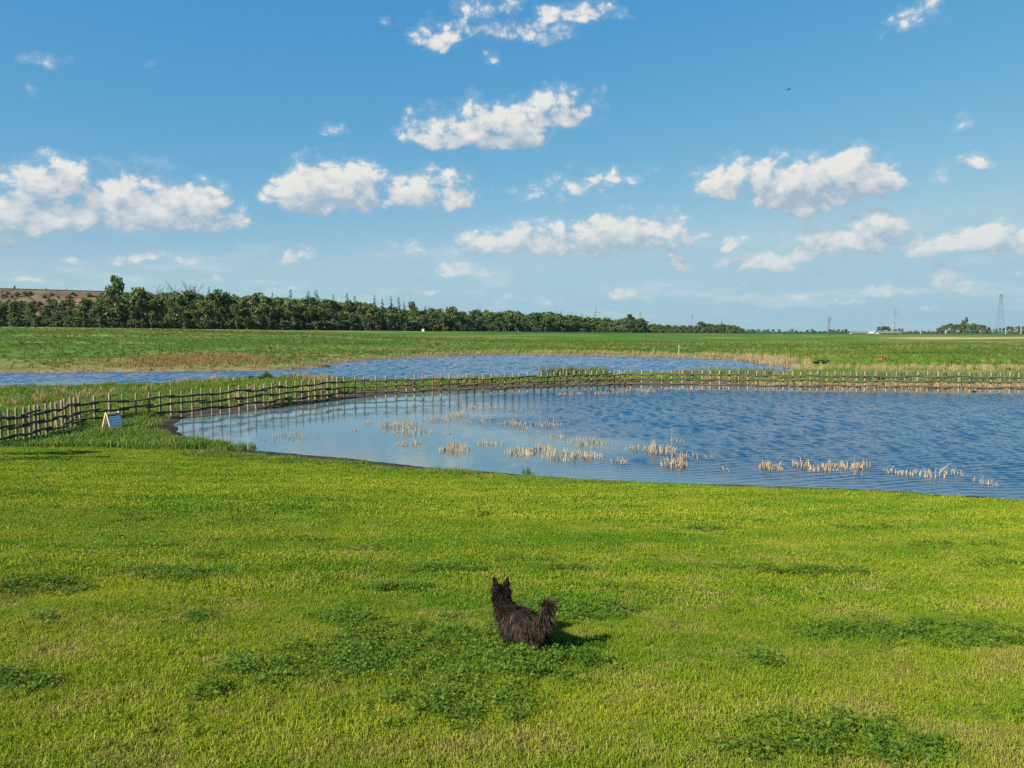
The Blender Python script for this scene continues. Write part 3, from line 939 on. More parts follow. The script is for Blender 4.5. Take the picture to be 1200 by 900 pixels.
def build_fence():
    px = [6, 15, 24, 31, 37, 43, 51, 57.5, 64, 70, 74.6, 80, 85.5, 91.5, 108, 125.6, 142, 157, 172, 186, 198.5, 211, 223.5, 235, 247, 257, 268, 279, 289, 299, 308,
          318, 327, 336, 345, 353, 361, 369, 376, 383, 389, 395, 403, 416, 427, 440, 452, 464, 476, 485.6, 496, 506.7, 516.7, 527, 537, 546.7, 556, 566, 575.5, 584,
          591.7, 600.5, 609, 618, 626, 634, 642, 649.5, 657, 664.7, 672, 679, 686.7, 693.7, 700, 707, 714.5, 720.5, 727, 733, 740, 752, 764, 776, 788, 800, 811, 823,
          833, 844, 855, 866, 877, 887, 897.5, 908, 919, 929.6, 939, 950, 959, 970, 979.5, 989, 997, 1005.5, 1014, 1027, 1039, 1051, 1063.5, 1076, 1088, 1101, 1113,
          1125, 1138, 1150.5, 1162.5, 1173, 1184.5, 1195, 1207, 1219, 1231, 1243]
    tx = [0, 6, 45, 70, 91.5, 108, 125.6, 157, 172, 186, 198.5, 211, 223.5, 235, 257, 279, 299, 318, 345, 376, 395, 403, 440, 476, 517, 556, 600, 649, 690, 740, 800, 844, 900, 1014, 1100, 1195, 1260]
    ty = [480, 479, 473.8, 469.2, 464, 462.7, 461.3, 460.3, 459.4, 458.5, 457.7, 456.7, 455.9, 455.2, 453.2, 451.8, 449.5, 448, 446, 443.5, 441.6, 441.1, 440.2, 439.6, 438.8, 437.5, 436.7, 435.3, 434.3, 433.1, 433.5, 434.1, 434.6, 435.2, 436, 437, 438]
    pts = []
    for x in px:
        yt = np.interp(x, tx, ty)
        d = (CAMZ - 1.30) * F / (yt - YH)
        pts.append(d)
    dd_ = np.array(pts); k_ = np.ones(5) / 5
    ds_ = np.convolve(np.pad(dd_, 2, mode='edge'), k_, mode='valid')
    ds_[:16] = dd_[:16]
    pts = [((x - CX) / F * d, d) for x, d in zip(px, ds_)]
    # the run goes on out of the frame on the left, towards the viewer
    p0, p1 = np.array(pts[0]), np.array(pts[3])
    st = (p0 - p1) / 3
    ext = [tuple(p0 + st * k + np.array([-.02 * k * k, 0])) for k in range(16, 0, -1)]
    pts = ext + pts
    root = empty('wooden_fence', (0, 36, 0))
    tag(root, 'long pole fence of split posts with three dark rails, curving across the water', 'fence')
    rg = random.Random(3)
    posts = []
    for v in range(4):
        b = MB()
        zz = [0, .5, 1.1, 1.74, 1.80]
        b.tube([(rg.uniform(-.006, .006), rg.uniform(-.006, .006), z) for z in zz], [.053, .052, .049, .046, .036], 9)
        posts.append(b.mesh('post', M_POST, True))
    tops = []
    for i, (x, y) in enumerate(pts):
        zt = 1.30 + rg.uniform(-.045, .035) + (max(0, zat(x, y) - .25) * .6 if y < 31 else 0)
        zt = max(zt, zat(x, y) + 1.02)
        tops.append(zt)
        obj('post', posts[rg.randrange(4)], root, (x, y - 36, zt - 1.80), (rg.uniform(-.02, .02), rg.uniform(-.025, .025), rg.uniform(0, 6.28)), (rg.uniform(.85, 1.15),) * 2 + (1,))
    rails = []
    for v in range(4):
        b = MB()
        xs = [0, .25, .5, .75, 1]
        b.tube([(t, rg.uniform(-.008, .008), rg.uniform(-.008, .008)) for t in xs], [.042, .045, .041, .044, .039], 8)
        rails.append(b.mesh('rail', M_RAIL, True))
    for lev, hz in enumerate((1.0, .66, .32)):
        i = lev % 2
        first = True
        j = i
        k = 0
        while j < len(pts) - 1:
            span = rg.choice((2, 2, 3)) if lev else 2
            e = min(j + span, len(pts) - 1)
            a = Vector((*pts[j], 0)); c = Vector((*pts[e], 0))
            # follow the posts: rails sit on the viewer's side
            d = (c - a); L = d.length; d.normalize()
            sd = Vector((d.y, -d.x, 0))
            if sd.dot(Vector((0, 0, 0)) - a) < 0: sd = -sd
            za = tops[j] - 1.30 + hz + (.035 if k % 2 else -.03) + rg.uniform(-.02, .02)
            zc = tops[e] - 1.30 + hz + (.035 if k % 2 else -.03) + rg.uniform(-.02, .02)
            ov = rg.uniform(.12, .26)
            p = a + sd * .085 - d * ov
            dz = (zc - za)
            ln = L + ov * 2
            obj('rail', rails[rg.randrange(4)], root, (p.x, p.y - 36, za), (0, -math.atan2(dz, L), math.atan2(d.y, d.x)), (ln, 1, 1))
            j = e; k += 1
    return pts


FENCE = build_fence()


# ------------------------------------------------------------------ sandwich boards by the fence
M_PINE = plain('pine_timber', (.50, .36, .15), (.66, .50, .24), 12, .6, .3, (1, 1, .2))
M_YEL = plain('yellow_timber', (.62, .44, .08), (.74, .55, .13), 12, .6, .3)
M_PAPER = plain('board_face', (.60, .65, .80), (.68, .72, .86), 3, .5, .4, rnd=.05)
M_INK = plain('board_ink', (.03, .045, .11), (.05, .07, .16), 20, .6, .3, rnd=.05)


def sandwich_board(x, y, rz, label, h, half, w, timber, face=True):
    root = empty('sandwich_board', (x, y, zat(x, y) - .015), rz)
    tag(root, label, 'sign')
    ang = math.atan2(half, h)
    for sy in (-1, 1):                       # two leaning leaves
        for sx in (-1, 1):
            b = MB()
            b.box((0, 0, -h / 2 / math.cos(ang)), (.05, .032, h / math.cos(ang)))
            obj('leg', b.mesh('leg', timber), root, (sx * w / 2, sy * .014, h), (sy * ang, 0, 0))
        b = MB(); b.box((0, sy * .004, -.07), (w - .054, .024, .055)); b.build('top_rail', timber, root, loc=(0, sy * .014, h), rot=(sy * ang, 0, 0))
        if face:
            f = MB(); f.box((0, sy * .004, -.40), (w - .056, .018, .60)); fo = f.build('panel', M_PAPER, root, loc=(0, sy * .014, h), rot=(sy * ang, 0, 0))
            rg = random.Random(4)
            t = MB()
            for r in range(4):
                x0 = -w / 2 + .07
                while x0 < w / 2 - .11:
                    l = rg.uniform(.03, .08)
                    t.box((x0 + l / 2, sy * .0145, -.23 - r * .105), (l, .003, rg.uniform(.018, .032)))
                    x0 += l + rg.uniform(.03, .07)
            t.box((0, sy * .0145, -.135), (w - .07, .003, .05))
            t.build('lettering', M_INK, fo)
        else:
            b = MB(); b.box((0, sy * .004, -.34), (w - .054, .024, .05)); b.build('cross_rail', timber, root, loc=(0, sy * .014, h), rot=(sy * ang, 0, 0))
    return root


p = at(132.5, 505, .16)
sandwich_board(p[0], p[1], R(73), 'pine A-frame sign with pale blue panel standing on grass before the fence', .80, .24, .60, M_PINE)
p = at(83.5, 494, .2)
sandwich_board(p[0], p[1] - .9, R(124), 'yellow timber A-frame seen from its end against the left fence', .62, .13, .5, M_YEL, False)


# ------------------------------------------------------------------ dead reeds in the near pond
M_STALK = plain('reed_stalk', (.25, .18, .095), (.40, .31, .185), 5, .8, .15, rnd=.2)
M_STUB = plain('reed_stub', (.06, .045, .03), (.15, .11, .07), 5, .8, .15, rnd=.2)
SMALL = 'small sparse tuft of dead reed stubs in the near pond'
CLUMPS = [
    (340, 513, 34, 7, 60, 'low broken mat of dead reeds nearest the left fence reflections'),
    (470, 500, 24, 13, 95, 'large tan reed clump in calm water, leftmost of the tall ones'),
    (484, 508, 22, 9, 60, 'low tan reeds just in front of the large left clump'),
    (512, 493, 16, 8, 40, 'narrow reed tuft between the large left clump and middle tufts'),
    (538, 488, 12, 9, 45, 'dense pale reed tuft behind the middle of the calm water'),
    (480, 521, 14, 8, 36, 'loose reed tuft in front of the large left clump'),
    (533, 528, 17, 13, 75, 'rounded tan reed clump near the shore in the calm water'),
    (562, 494, 16, 5, 26, SMALL), (556, 479, 8, 5, 20, SMALL), (582, 478, 9, 5, 22, SMALL), (604, 482, 9, 6, 24, SMALL), (626, 484, 10, 4, 18, SMALL),
    (600, 498, 15, 8, 42, 'fan shaped reed tuft in the middle of the pond, left of the driftwood reeds'),
    (640, 499, 16, 10, 46, 'tangle of grey leaning reeds in the middle of the pond'),
    (612, 503, 8, 4, 16, SMALL), (576, 521, 15, 8, 34, 'thin reed tuft between the two rounded near clumps'),
    (609, 532, 17, 13, 70, 'upright tan reed clump straight behind the green tuft'),
    (636, 527, 12, 12, 42, 'tall thin reeds joining the green tuft clump and the long row'),
    (662, 536, 27, 13, 100, 'long dense row of tan reeds in the middle foreground water'),
    (687, 520, 25, 10, 80, 'long low reed row behind the middle foreground row'),
    (627, 512, 8, 4, 14, SMALL), (650, 513, 12, 6, 26, SMALL), (694, 536, 12, 10, 40, 'short reed tuft at the right end of the middle foreground row'),
    (725, 542, 10, 9, 26, SMALL), (745, 527, 14, 8, 30, 'sparse pale reeds left of the big right clump'),
    (772, 529, 18, 14, 72, 'tall bushy reed clump with one long upright stem'),
    (790, 546, 14, 15, 64, 'reed clump standing closest to the shore in the middle right'),
    (804, 536, 16, 8, 36, 'low reeds trailing right from the tall bushy clump'),
    (848, 551, 5, 10, 9, SMALL), (832, 537, 6, 4, 10, SMALL), (793, 517, 9, 5, 14, SMALL), (860, 527, 6, 3, 7, SMALL),
    (899, 549, 8, 13, 30, 'first upright tuft of the broken reed row on the right'),
    (911, 549, 7, 10, 22, SMALL), (938, 546, 12, 13, 40, 'tallest tuft of the broken reed row on the right'),
    (950, 550, 8, 8, 24, SMALL), (966, 550, 10, 10, 34, SMALL), (980, 546, 7, 8, 20, SMALL), (1000, 549, 12, 11, 40, 'bushy tuft in the middle of the broken reed row'),
    (1014, 546, 9, 8, 26, SMALL), (1005, 555, 4, 6, 8, SMALL), (1044, 553, 8, 8, 20, SMALL), (1060, 556, 8, 7, 20, SMALL), (1075, 556, 8, 7, 16, SMALL),
    (1094, 559, 10, 14, 22, 'slanting broken reed with one long stem leaning right'), (1120, 556, 10, 7, 18, SMALL), (1150, 566, 5, 9, 12, 'pair of thin reed stubs farthest right in the pond'),
    (1161, 567, 5, 6, 10, SMALL),
    (668, 462, 16, 4, 46, 'low pale reed row under the fence left of the cattails'), (704, 461, 26, 4, 70, 'low pale reed row under the fence right of the cattails'),
    (742, 459, 26, 5, 70, 'low pale reed row under the middle of the fence'), (800, 456.5, 26, 4, 64, 'low pale reed row under the fence, fourth from the left'),
    (838, 454.5, 22, 4, 56, 'low pale reed row under the fence, last before the right half'), (430, 497, 6, 6, 10, SMALL), (418, 505, 8, 4, 10, SMALL), (525, 508, 9, 4, 14, SMALL),
]


def build_reed_clumps():
    for i, (px, py, w, h, k, lab) in enumerate(CLUMPS):
        rg = random.Random(900 + i)
        c = at(px, py)
        sc = c[1] / F
        W, H = w * sc * 1.12, h * sc * .98
        D = min(max(W * .7, .25), 1.0) * (1.4 if py > 470 else .8)
        b1, b2 = MB(), MB()
        for s in range(k):
            rr, th = math.sqrt(rg.random()), rg.uniform(0, 6.283)
            x, y = W * rr * math.cos(th), D * rr * math.sin(th)
            hh = H * rg.uniform(.35, 1.0) * (1 - .45 * rr * rr)
            if rg.random() < .12: hh *= 1.25
            le = rg.gauss(0, .34); ld = rg.uniform(0, 6.283)
            if lab.startswith('slanting') and s == 0: le, ld, hh = 1.1, .1, H * 1.2
            if lab.startswith('tall bushy') and s == 0: le, hh = .05, H * 1.8
            tip = Vector((x + math.cos(ld) * le * hh, y + math.sin(ld) * le * hh, hh))
            r = rg.uniform(.007, .013) * (1 + .012 * max(0, c[1] - 22))
            bb = b2 if rg.random() < .32 else b1
            if bb is b2: tip = Vector((x, y, 0)) + (tip - Vector((x, y, 0))) * .55
            bb.tube([(x, y, -.12), tuple(Vector((x, y, 0)) * .5 + tip * .5), tuple(tip)], [r, r * .9, r * .45], 4, False)
            if rg.random() < .5 and bb is b1:      # a bent-over leaf
                q = Vector((x, y, 0)) * .3 + tip * .7
                e = q + Vector((math.cos(ld + 2) * hh * .35, math.sin(ld + 2) * hh * .35, -hh * rg.uniform(.0, .3)))
                bb.tube([tuple(q), tuple(e)], [r * .7, r * .3], 3, False)
        root = empty('reed_clump', (c[0], c[1], 0))
        tag(b1.build('stalks', M_STALK, root), kind='stuff')
        if b2.V: tag(b2.build('stubs', M_STUB, root), kind='stuff')
        small = lab == SMALL
        if small:
            lab = 'small sparse tuft of dead reed stubs ' + ('in the calm water at the left' if px < 540 else 'among the tufts in the middle of the pond' if px < 640 else
                  'beside the long middle foreground row' if px < 760 else 'round the tall bushy clump' if px < 870 else 'at the left of the broken right row' if px < 960 else 'in the middle of the broken right row' if px < 1030 else 'towards the right end of the broken row')
        tag(root, lab, 'reeds', 'small reed tufts in the near pond' if small else 'dead reed clumps in the near pond')
    # one fresh green tuft
    c = at(617, 555)
    V, Fq, T = blades(60, .12, (.10, .30), (.008, .014), .6, 77)
    o = obj('grass_tuft', mesh('grass_tuft', V, Fq, MT, False, {'tone': ('POINT', 'FLOAT', np.array(T, np.float32))}), loc=(c[0], c[1], -.02))
    tag(o, 'single bright green grass tuft rising from water near the shore', 'grass tuft')


build_reed_clumps()


# ------------------------------------------------------------------ trees
M_BARK = plain('bark', (.10, .085, .065), (.24, .21, .17), 6, .9, .1, (1, 1, .2))


def leaf_mat(name, a, b, c):
    return leafy(name, [a, b], trans=.18, pos_scale=.12, rnd=.9, dry=(c, .45), rough=.7)


M_LEAF = leaf_mat('broad_leaf', (.036, .068, .017), (.090, .128, .034), (.14, .17, .06))
M_PALE = leaf_mat('pale_leaf', (.055, .085, .030), (.090, .120, .048), (.15, .17, .09))
M_NEEDLE = leaf_mat('needle', (.014, .032, .014), (.028, .052, .020), (.05, .07, .035))
M_BROWN = leaf_mat('brown_scrub', (.105, .080, .045), (.165, .125, .072), (.22, .18, .10))


def crown_mesh(seed, h, w, base, n_cl, shape, leaf, mat):
    """many leaf-sized faces in clumps strewn through the crown"""
    rg = np.random.default_rng(seed)
    V, Fq, T = [], [], []
    lobes = []
    for i in range(9):
        t = rg.uniform(.1, .95)
        a = rg.uniform(0, 6.283)
        prof = shape(t)
        lobes.append((math.cos(a) * w * prof * .55, math.sin(a) * w * prof * .55, base + t * (h - base), w * rg.uniform(.30, .52) * (.55 + .6 * prof)))
    lobes.append((0, 0, h - w * .22, w * .24))
    for i in range(n_cl):
        lx, ly, lz, lr = lobes[rg.integers(0, len(lobes))]
        d = rg.normal(size=3); d /= np.linalg.norm(d)
        rr = lr * rg.uniform(.45, 1.05)
        c = np.array([lx, ly, lz]) + d * rr * np.array([1, 1, .9])
        if c[2] < base * .6: c[2] = base * .6 + rg.uniform(0, .5)
        tone = rg.uniform()
        for k in range(9):
            p = c + rg.normal(size=3) * lr * .17
            nrm = d * .6 + rg.normal(size=3) * .7
            nrm /= np.linalg.norm(nrm)
            a = np.cross(nrm, rg.normal(size=3)); a /= np.linalg.norm(a); b = np.cross(nrm, a)
            s = leaf * rg.uniform(.6, 1.3)
            i0 = len(V)
            V += [p - a * s * .5, p + b * s * .38, p + a * s * .5, p - b * s * .38]
            Fq.append((i0, i0 + 1, i0 + 2, i0 + 3))
            T += [min(1, max(0, tone + rg.normal() * .15))] * 4
    return mesh('crown', np.array(V), np.array(Fq), mat, False, {'tone': ('POINT', 'FLOAT', np.array(T, np.float32))})


def trunk_mesh(seed, h, r, limbs=5, mat=None):
    rg = random.Random(seed)
    b = MB()
    top = Vector((rg.uniform(-.3, .3), rg.uniform(-.3, .3), h * .85))
    b.tube([(0, 0, -.6), (0, 0, .0), tuple(top * .5), tuple(top)], [r * 1.3, r * 1.1, r * .7, r * .2], 7)
    for i in range(limbs):
        t = rg.uniform(.3, .75)
        a = rg.uniform(0, 6.28); L = h * rg.uniform(.18, .34)
        p = top * t
        b.tube([tuple(p), tuple(p + Vector((math.cos(a) * L * .5, math.sin(a) * L * .5, L * .5))), tuple(p + Vector((math.cos(a) * L * .8, math.sin(a) * L * .8, L)))], [r * .5, r * .32, r * .1], 5, False)
    return b.mesh('trunk', mat or M_BARK, True)


def spruce_mesh(seed, h, w):
    rg = np.random.default_rng(seed)
    V, Fq, T = [], [], []
    z = h * .10
    while z < h * .985:
        t = z / h
        rad = w * (1 - t) ** .85 * rg.uniform(.75, 1.15) + .12
        nb = max(4, int(9 * (1 - t) + 4))
        for k in range(nb):
            a = rg.uniform(0, 6.283); L = rad * rg.uniform(.6, 1.15)
            dx, dy = math.cos(a), math.sin(a)
            tone = rg.uniform()
            for q in range(3):
                f0 = .15 + q * .28
                p = np.array([dx * L * f0, dy * L * f0, z - L * f0 * .35 + rg.normal() * .1])
                e = np.array([dx * L * (f0 + .42), dy * L * (f0 + .42), z - L * (f0 + .42) * .42 - .12])
                sd = np.array([-dy, dx, rg.normal() * .4]) * (.10 + L * .16) * (1 - q * .2)
                i0 = len(V)
                V += [p, (p + e) / 2 + sd, e, (p + e) / 2 - sd + np.array([0, 0, -.15])]
                Fq.append((i0, i0 + 1, i0 + 2, i0 + 3)); T += [tone] * 4
        z += h * rg.uniform(.025, .045)
    i0 = len(V)
    V += [(-.10, 0, h * .93), (.10, 0, h * .93), (0, 0, h * 1.02), (0, .1, h * .93)]
    Fq.append((i0, i0 + 1, i0 + 2, i0 + 3)); T += [.2] * 4
    return mesh('crown', np.array(V, float), np.array(Fq), M_NEEDLE, False, {'tone': ('POINT', 'FLOAT', np.array(T, np.float32))})


def proto(name, crown, trunk):
    root = bpy.data.objects.new(name, None)
    c = bpy.data.objects.new('crown', crown); c.parent = root
    t = bpy.data.objects.new('trunk', trunk); t.parent = root
    return root, c, t


def plant(pr, loc, rz, sc, name, label, cat, group=None):
    root, c, t = pr
    r = root.copy(); r.name = name; COL.objects.link(r)
    r.location = loc; r.rotation_euler = (0, 0, rz)
    r.scale = sc if hasattr(sc, '__len__') else (sc,) * 3
    for ch in (c, t):
        d = ch.copy(); COL.objects.link(d); d.parent = r
    tag(r, label, cat, group)
    return r


oval = lambda t: math.sin(math.pi * min(1, t * .85 + .12)) ** .7
column = lambda t: .75 * math.sin(math.pi * min(1, t * .8 + .16)) ** .5
dome = lambda t: math.sqrt(max(0, 1 - t * t * .9))
BROAD = [proto('broadleaf_tree', crown_mesh(10 + i, 12, 3.7 + .4 * (i % 3), .6 + .5 * (i % 2), 210, (oval, column)[i % 2], .72, M_LEAF), trunk_mesh(20 + i, 12, .16)) for i in range(6)]
M_OLIVE = leaf_mat('olive_leaf', (.055, .085, .018), (.105, .135, .034), (.16, .17, .06))
for k_ in range(3):
    me_ = BROAD[k_][1].data.copy(); me_.materials[0] = M_OLIVE
    BROAD.append(proto('broadleaf_tree', me_, BROAD[k_][2].data))
PALE = [proto('willow_tree', crown_mesh(40 + i, 6, 1.5, .5, 70, column, .42, M_PALE), trunk_mesh(50 + i, 6, .10)) for i in range(3)]
SPRUCE = [proto('spruce_tree', spruce_mesh(60 + i, 14, 2.0 + .3 * i), trunk_mesh(70 + i, 14, .14, 0)) for i in range(3)]
BUSH = [proto('bush', crown_mesh(80 + i, 3.6, 2.1, .0, 120, dome, .5, M_LEAF), trunk_mesh(85 + i, 3, .07)) for i in range(3)]
M_RUST = leaf_mat('rusty_leaf', (.26, .10, .035), (.36, .16, .06), (.40, .24, .10))
RUST = [proto('shrub', crown_mesh(99, 3.4, 2.0, .0, 80, dome, .5, M_RUST), trunk_mesh(99, 3, .07))]
SCRUB = [proto('brown_scrub_bush', crown_mesh(90 + i, 3.4, 2.0, .0, 100, dome, .5, M_BROWN), trunk_mesh(95 + i, 3, .07)) for i in range(2)]

TOP_X = [-200, 0, 40, 70, 100, 125, 150, 200, 250, 290, 340, 400, 430, 470, 500, 540, 600, 650, 690, 720, 742, 760, 800, 830, 858, 870, 900]
TOP_Y = [350, 356, 352, 366, 353, 344, 342, 342, 343, 347, 349, 352, 355, 362, 361, 364, 365, 367, 371, 374, 371, 379, 382, 379, 380, 385, 387]


def base_of(u, rel):
    """ground point on bearing u at rel x the distance of the wood's front"""
    D = np.interp(u, U_T, D_T) * rel
    x = (u - CX) / F * D
    return x, D, zat(x, D)


def build_wood():
    rg = random.Random(21)
    G_L, G_M, G_R = 'broadleaf trees of the near wood', 'broadleaf trees of the middle wood', 'small trees of the distant wood'
    LAB = {G_L: 'dark leafy tree in the near left stretch of the wood', G_M: 'dark leafy tree in the middle stretch of the far wood', G_R: 'tiny leafy tree in the thin distant end of the wood'}

    MARKS = [(68, 'the embankment spruce'), (137, 'the tall ragged poplar'), (205, 'the bare twigs'), (342, 'the first spire'), (372, 'the broad dark spruce'), (440, 'the slender spire'),
             (484, 'the round headed tree'), (533, 'the proud rounded tree'), (560, 'the lone spruce'), (640, 'the spire cluster'), (697, 'the cross pylon'), (738, 'the spreading tree'),
             (775, 'the first dip'), (810, 'the thin pylon'), (845, 'the last spruce')]

    def where(u):
        j = sum(u > m_[0] for m_ in MARKS)
        return ' left of ' + MARKS[0][1] if j == 0 else ' right of ' + MARKS[-1][1] if j == len(MARKS) else ' between ' + MARKS[j - 1][1] + ' and ' + MARKS[j][1]

    def stand(u, rel, hmul, prs, name, cat, lab, grp, pw=12.0, wide=1.0, top=None):
        x, D, z = base_of(u, rel)
        yt = np.interp(u, TOP_X, TOP_Y) if top is None else top
        H = (YH - yt) / F * D + CAMZ - z
        s = max(.16, H * hmul / pw)
        ws = s * wide * rg.uniform(.85, 1.2)
        plant(prs[rg.randrange(len(prs))], (x, D, z - .1), rg.uniform(0, 6.28), (ws, ws, s), name, lab, cat, grp)
    for rel, step0, hm in ((1.0, 1.0, .80), (1.035, 1.05, .93), (1.075, 1.05, 1.0)):
        u = -110 + rg.uniform(0, 8)
        while u < 885:
            D = np.interp(u, U_T, D_T)
            grp = G_L if u < 330 else (G_M if u < 640 else G_R)
            if not (rel > 1.05 and u < 118):
                h = hm * rg.uniform(.72, 1.08)
                if u < 118: h = rg.uniform(.72, 1.08)
                hq = ('tall ' if h > hm * .97 else 'low ' if h < hm * .87 else 'middling ')
                row = hq + 'front row tree' if rel < 1.01 else hq + 'second row tree' if rel < 1.05 else hq + 'rear tree'
                lab = 'dark leafy ' + row + where(u)
                stand(u, rel * rg.uniform(.99, 1.015), h, BROAD, 'broadleaf_tree', 'tree', lab, grp, wide=rg.uniform(.85, 1.2) if u < 340 else rg.uniform(1.05, 1.5) if u < 640 else 1.7)
            du = (3.9 + (0 if u < 400 else (u - 400) * .004)) / D * F * step0
            u += max(du, 3.6 if u < 640 else 4.6) * rg.uniform(.75, 1.25)
    # pale young willows and low bushes along the front
    for u in [100, 118, 160, 178, 217, 241, 279, 291, 304, 317, 324, 345, 371, 391, 412, 428, 455, 476, 520, 545, 572, 590]:
        stand(u, .975, 1.0, PALE, 'willow_tree', 'tree', 'pale green young tree' + where(u), 'pale young trees along the front of the wood', 6.0, 1.0,
              np.interp(u, U_T, Y_T) - rg.uniform(11, 19) * (1 if u < 440 else .6))
    for u in list(range(-100, 640, 9)) + list(range(640, 885, 6)):
        u2 = u + rg.uniform(-4, 4)
        stand(u2, .982, 1.0, BUSH, 'bush', 'bush', 'low bush' + where(u2), 'low bushes along the foot of the wood', 3.6, 1.2,
              np.interp(u2, U_T, Y_T) - rg.uniform(6, 12) * (1 if u2 < 430 else .6 if u2 < 640 else .35))
    # spruce spires above the broadleaf crowns
    notable = {72: 'lone small spruce standing on top of the embankment', 342: 'slim spruce spire, first of the row above the wood', 372: 'broad dark spruce, widest of the spires above the wood',
               440: 'slender spruce spire above the middle of the wood', 468: 'ragged spruce top right of the slender spire', 560: 'lone spruce spire over the low part of the wood'}
    for u, yt in [(342, 339), (363, 341), (372, 339), (392, 345), (408, 343), (417, 346), (440, 346), (449, 350), (459, 348), (468, 348), (474, 353), (499, 358), (503, 360),
                  (517, 363), (560, 362), (642, 366), (648, 366), (652, 365), (657, 365), (670, 366), (675, 368), (682, 368), (687, 370), (708, 371), (247, 337), (230, 337), (300, 343), (321, 343)]:
        lab = notable.get(u, 'dark spruce spire rising above the broadleaf crowns of the wood')
        grp = 'spruces standing in the wood'
        stand(u, 1.05, 1.0, SPRUCE, 'spruce_tree', 'spruce', lab, grp, 14.0, 1.7 if u == 372 else 1.3, yt - 1)
    # the tall ragged poplar on the left, and others that stand out
    stand(137, 1.0, 1.0, [BROAD[1]], 'broadleaf_tree', 'tree', 'tallest tree of the wood, a ragged poplar at its left', None, 12.0, .85, 323)
    stand(533, 1.0, 1.0, [BROAD[0]], 'broadleaf_tree', 'tree', 'rounded tree standing proud of the middle wood', None, 12.0, .9, 360)
    stand(484, .99, 1.0, [BROAD[2]], 'broadleaf_tree', 'tree', 'round headed tree where the wood steps down', None, 12.0, .9, 355)
    stand(738, 1.0, 1.0, [BROAD[3]], 'broadleaf_tree', 'tree', 'wide spreading tree near the end of the wood', None, 12.0, 1.7, 369)
    stand(822, 1.0, 1.0, [BROAD[4]], 'broadleaf_tree', 'tree', 'round tree group leader in the thin distant wood', None, 12.0, 1.5, 377)
    stand(845, 1.0, 1.0, [SPRUCE[0]], 'spruce_tree', 'spruce', 'dark spruce in the thin distant wood', None, 14.0, 1.2, 375)
    # distant hedgerow trees from the end of the wood to the barns
    u = 888
    while u < 1000:
        x, D, z = base_of(u, 1.05)
        s = rg.uniform(2.0, 5.0) / 12
        plant(BROAD[rg.randrange(9)], (x, D, z), rg.uniform(0, 6), (s * 2.4, s * 2.4, s), 'broadleaf_tree', 'tiny hedgerow tree on the horizon left of the barns', 'tree', 'hedgerow trees on the horizon')
        u += rg.uniform(3, 8)
    # copses at the right
    def copse(u0, u1, yt, n, lab, grp, rel=.96, prs=BROAD, wide=1.3):
        for i in range(n):
            u = u0 + (u1 - u0) * (i + rg.uniform(.1, .9)) / n
            k = 1 - abs((u - (u0 + u1) / 2) / (u1 - u0) * 2) ** 3 * .5
            x, D, z = base_of(u, rel * rg.uniform(.985, 1.015))
            yb = YH + F * (CAMZ - z) / D
            H = ((yb - yt) * k * rg.uniform(.85, 1.05)) / F * D
            s = H / 12
            plant(prs[rg.randrange(len(prs))], (x, D, z - .2), rg.uniform(0, 6), (s * wide, s * wide, s), 'broadleaf_tree', lab, 'tree', grp)
    copse(1026, 1043, 382, 6, 'rounded tree in the copse behind the grey barn', 'trees of the copse behind the barn', 1.0, BROAD, 1.5)
    copse(1046, 1058, 384, 3, 'low round tree right of the copse behind the barn', 'trees right of the barn copse', 1.0, BROAD, 1.5)
    copse(1060, 1098, 387, 9, 'small tree in the low hedge between barn and big copse', 'trees of the hedge by the barn', 1.0, BROAD, 1.4)
    copse(1095, 1160, 379, 22, 'dense dark tree in the big copse at right', 'trees of the big copse', .95, BROAD, 1.15)
    copse(1160, 1225, 382, 16, 'pale tree beyond the big pylon at right', 'trees beyond the big pylon', 1.02, BROAD, 1.2)
    for u, yt, lab in ((1130, 371, 'narrow dark spire standing out of the big copse'), (1126, 375, 'second spire leaning on the tallest one in the big copse')):
        x, D, z = base_of(u, .95)
        yb = YH + F * (CAMZ - z) / D
        s = (yb - yt) / F * D / 12
        plant(BROAD[1], (x, D, z), 1.0, (s * .55, s * .55, s), 'poplar_tree', lab, 'tree')


build_wood()


def build_wood_mass():
    """the depth of the wood behind the trees one can tell apart, and its undergrowth"""
    rg = np.random.default_rng(31)
    c1 = bpy.data.collections.new('wood_tree')
    for p_ in BROAD: obj('wood_tree', p_[1].data, coll=c1)
    c2 = bpy.data.collections.new('wood_bush')
    for p_ in BUSH: obj('wood_bush', p_[1].data, coll=c2)
    for nm, coll, k, r0, r1, h0, h1, full, lab in (('wood', c1, 420, 1.09, 1.22, .80, .98, 12.0, 'depth of the dark leafy wood behind its front trees'),
                                                 ('undergrowth', c2, 900, 1.015, 1.10, .22, .48, 3.6, 'dense undergrowth in the shade of the wood')):
        u = rg.uniform(120 if nm == 'wood' else -115, 875, k)
        D = np.interp(u, U_T, D_T) * rg.uniform(r0, r1, k)
        x = (u - CX) / F * D
        z = land(x, D)
        H = (YH - np.interp(u, TOP_X, TOP_Y)) / F * D + CAMZ - z
        scatter(nm, np.stack([x, D, z - .3], -1), coll, lab, 'wood' if nm == 'wood' else 'undergrowth', size=(h0, h1), tilt=.03, mul=np.maximum(H, 2) / full)


build_wood_mass()


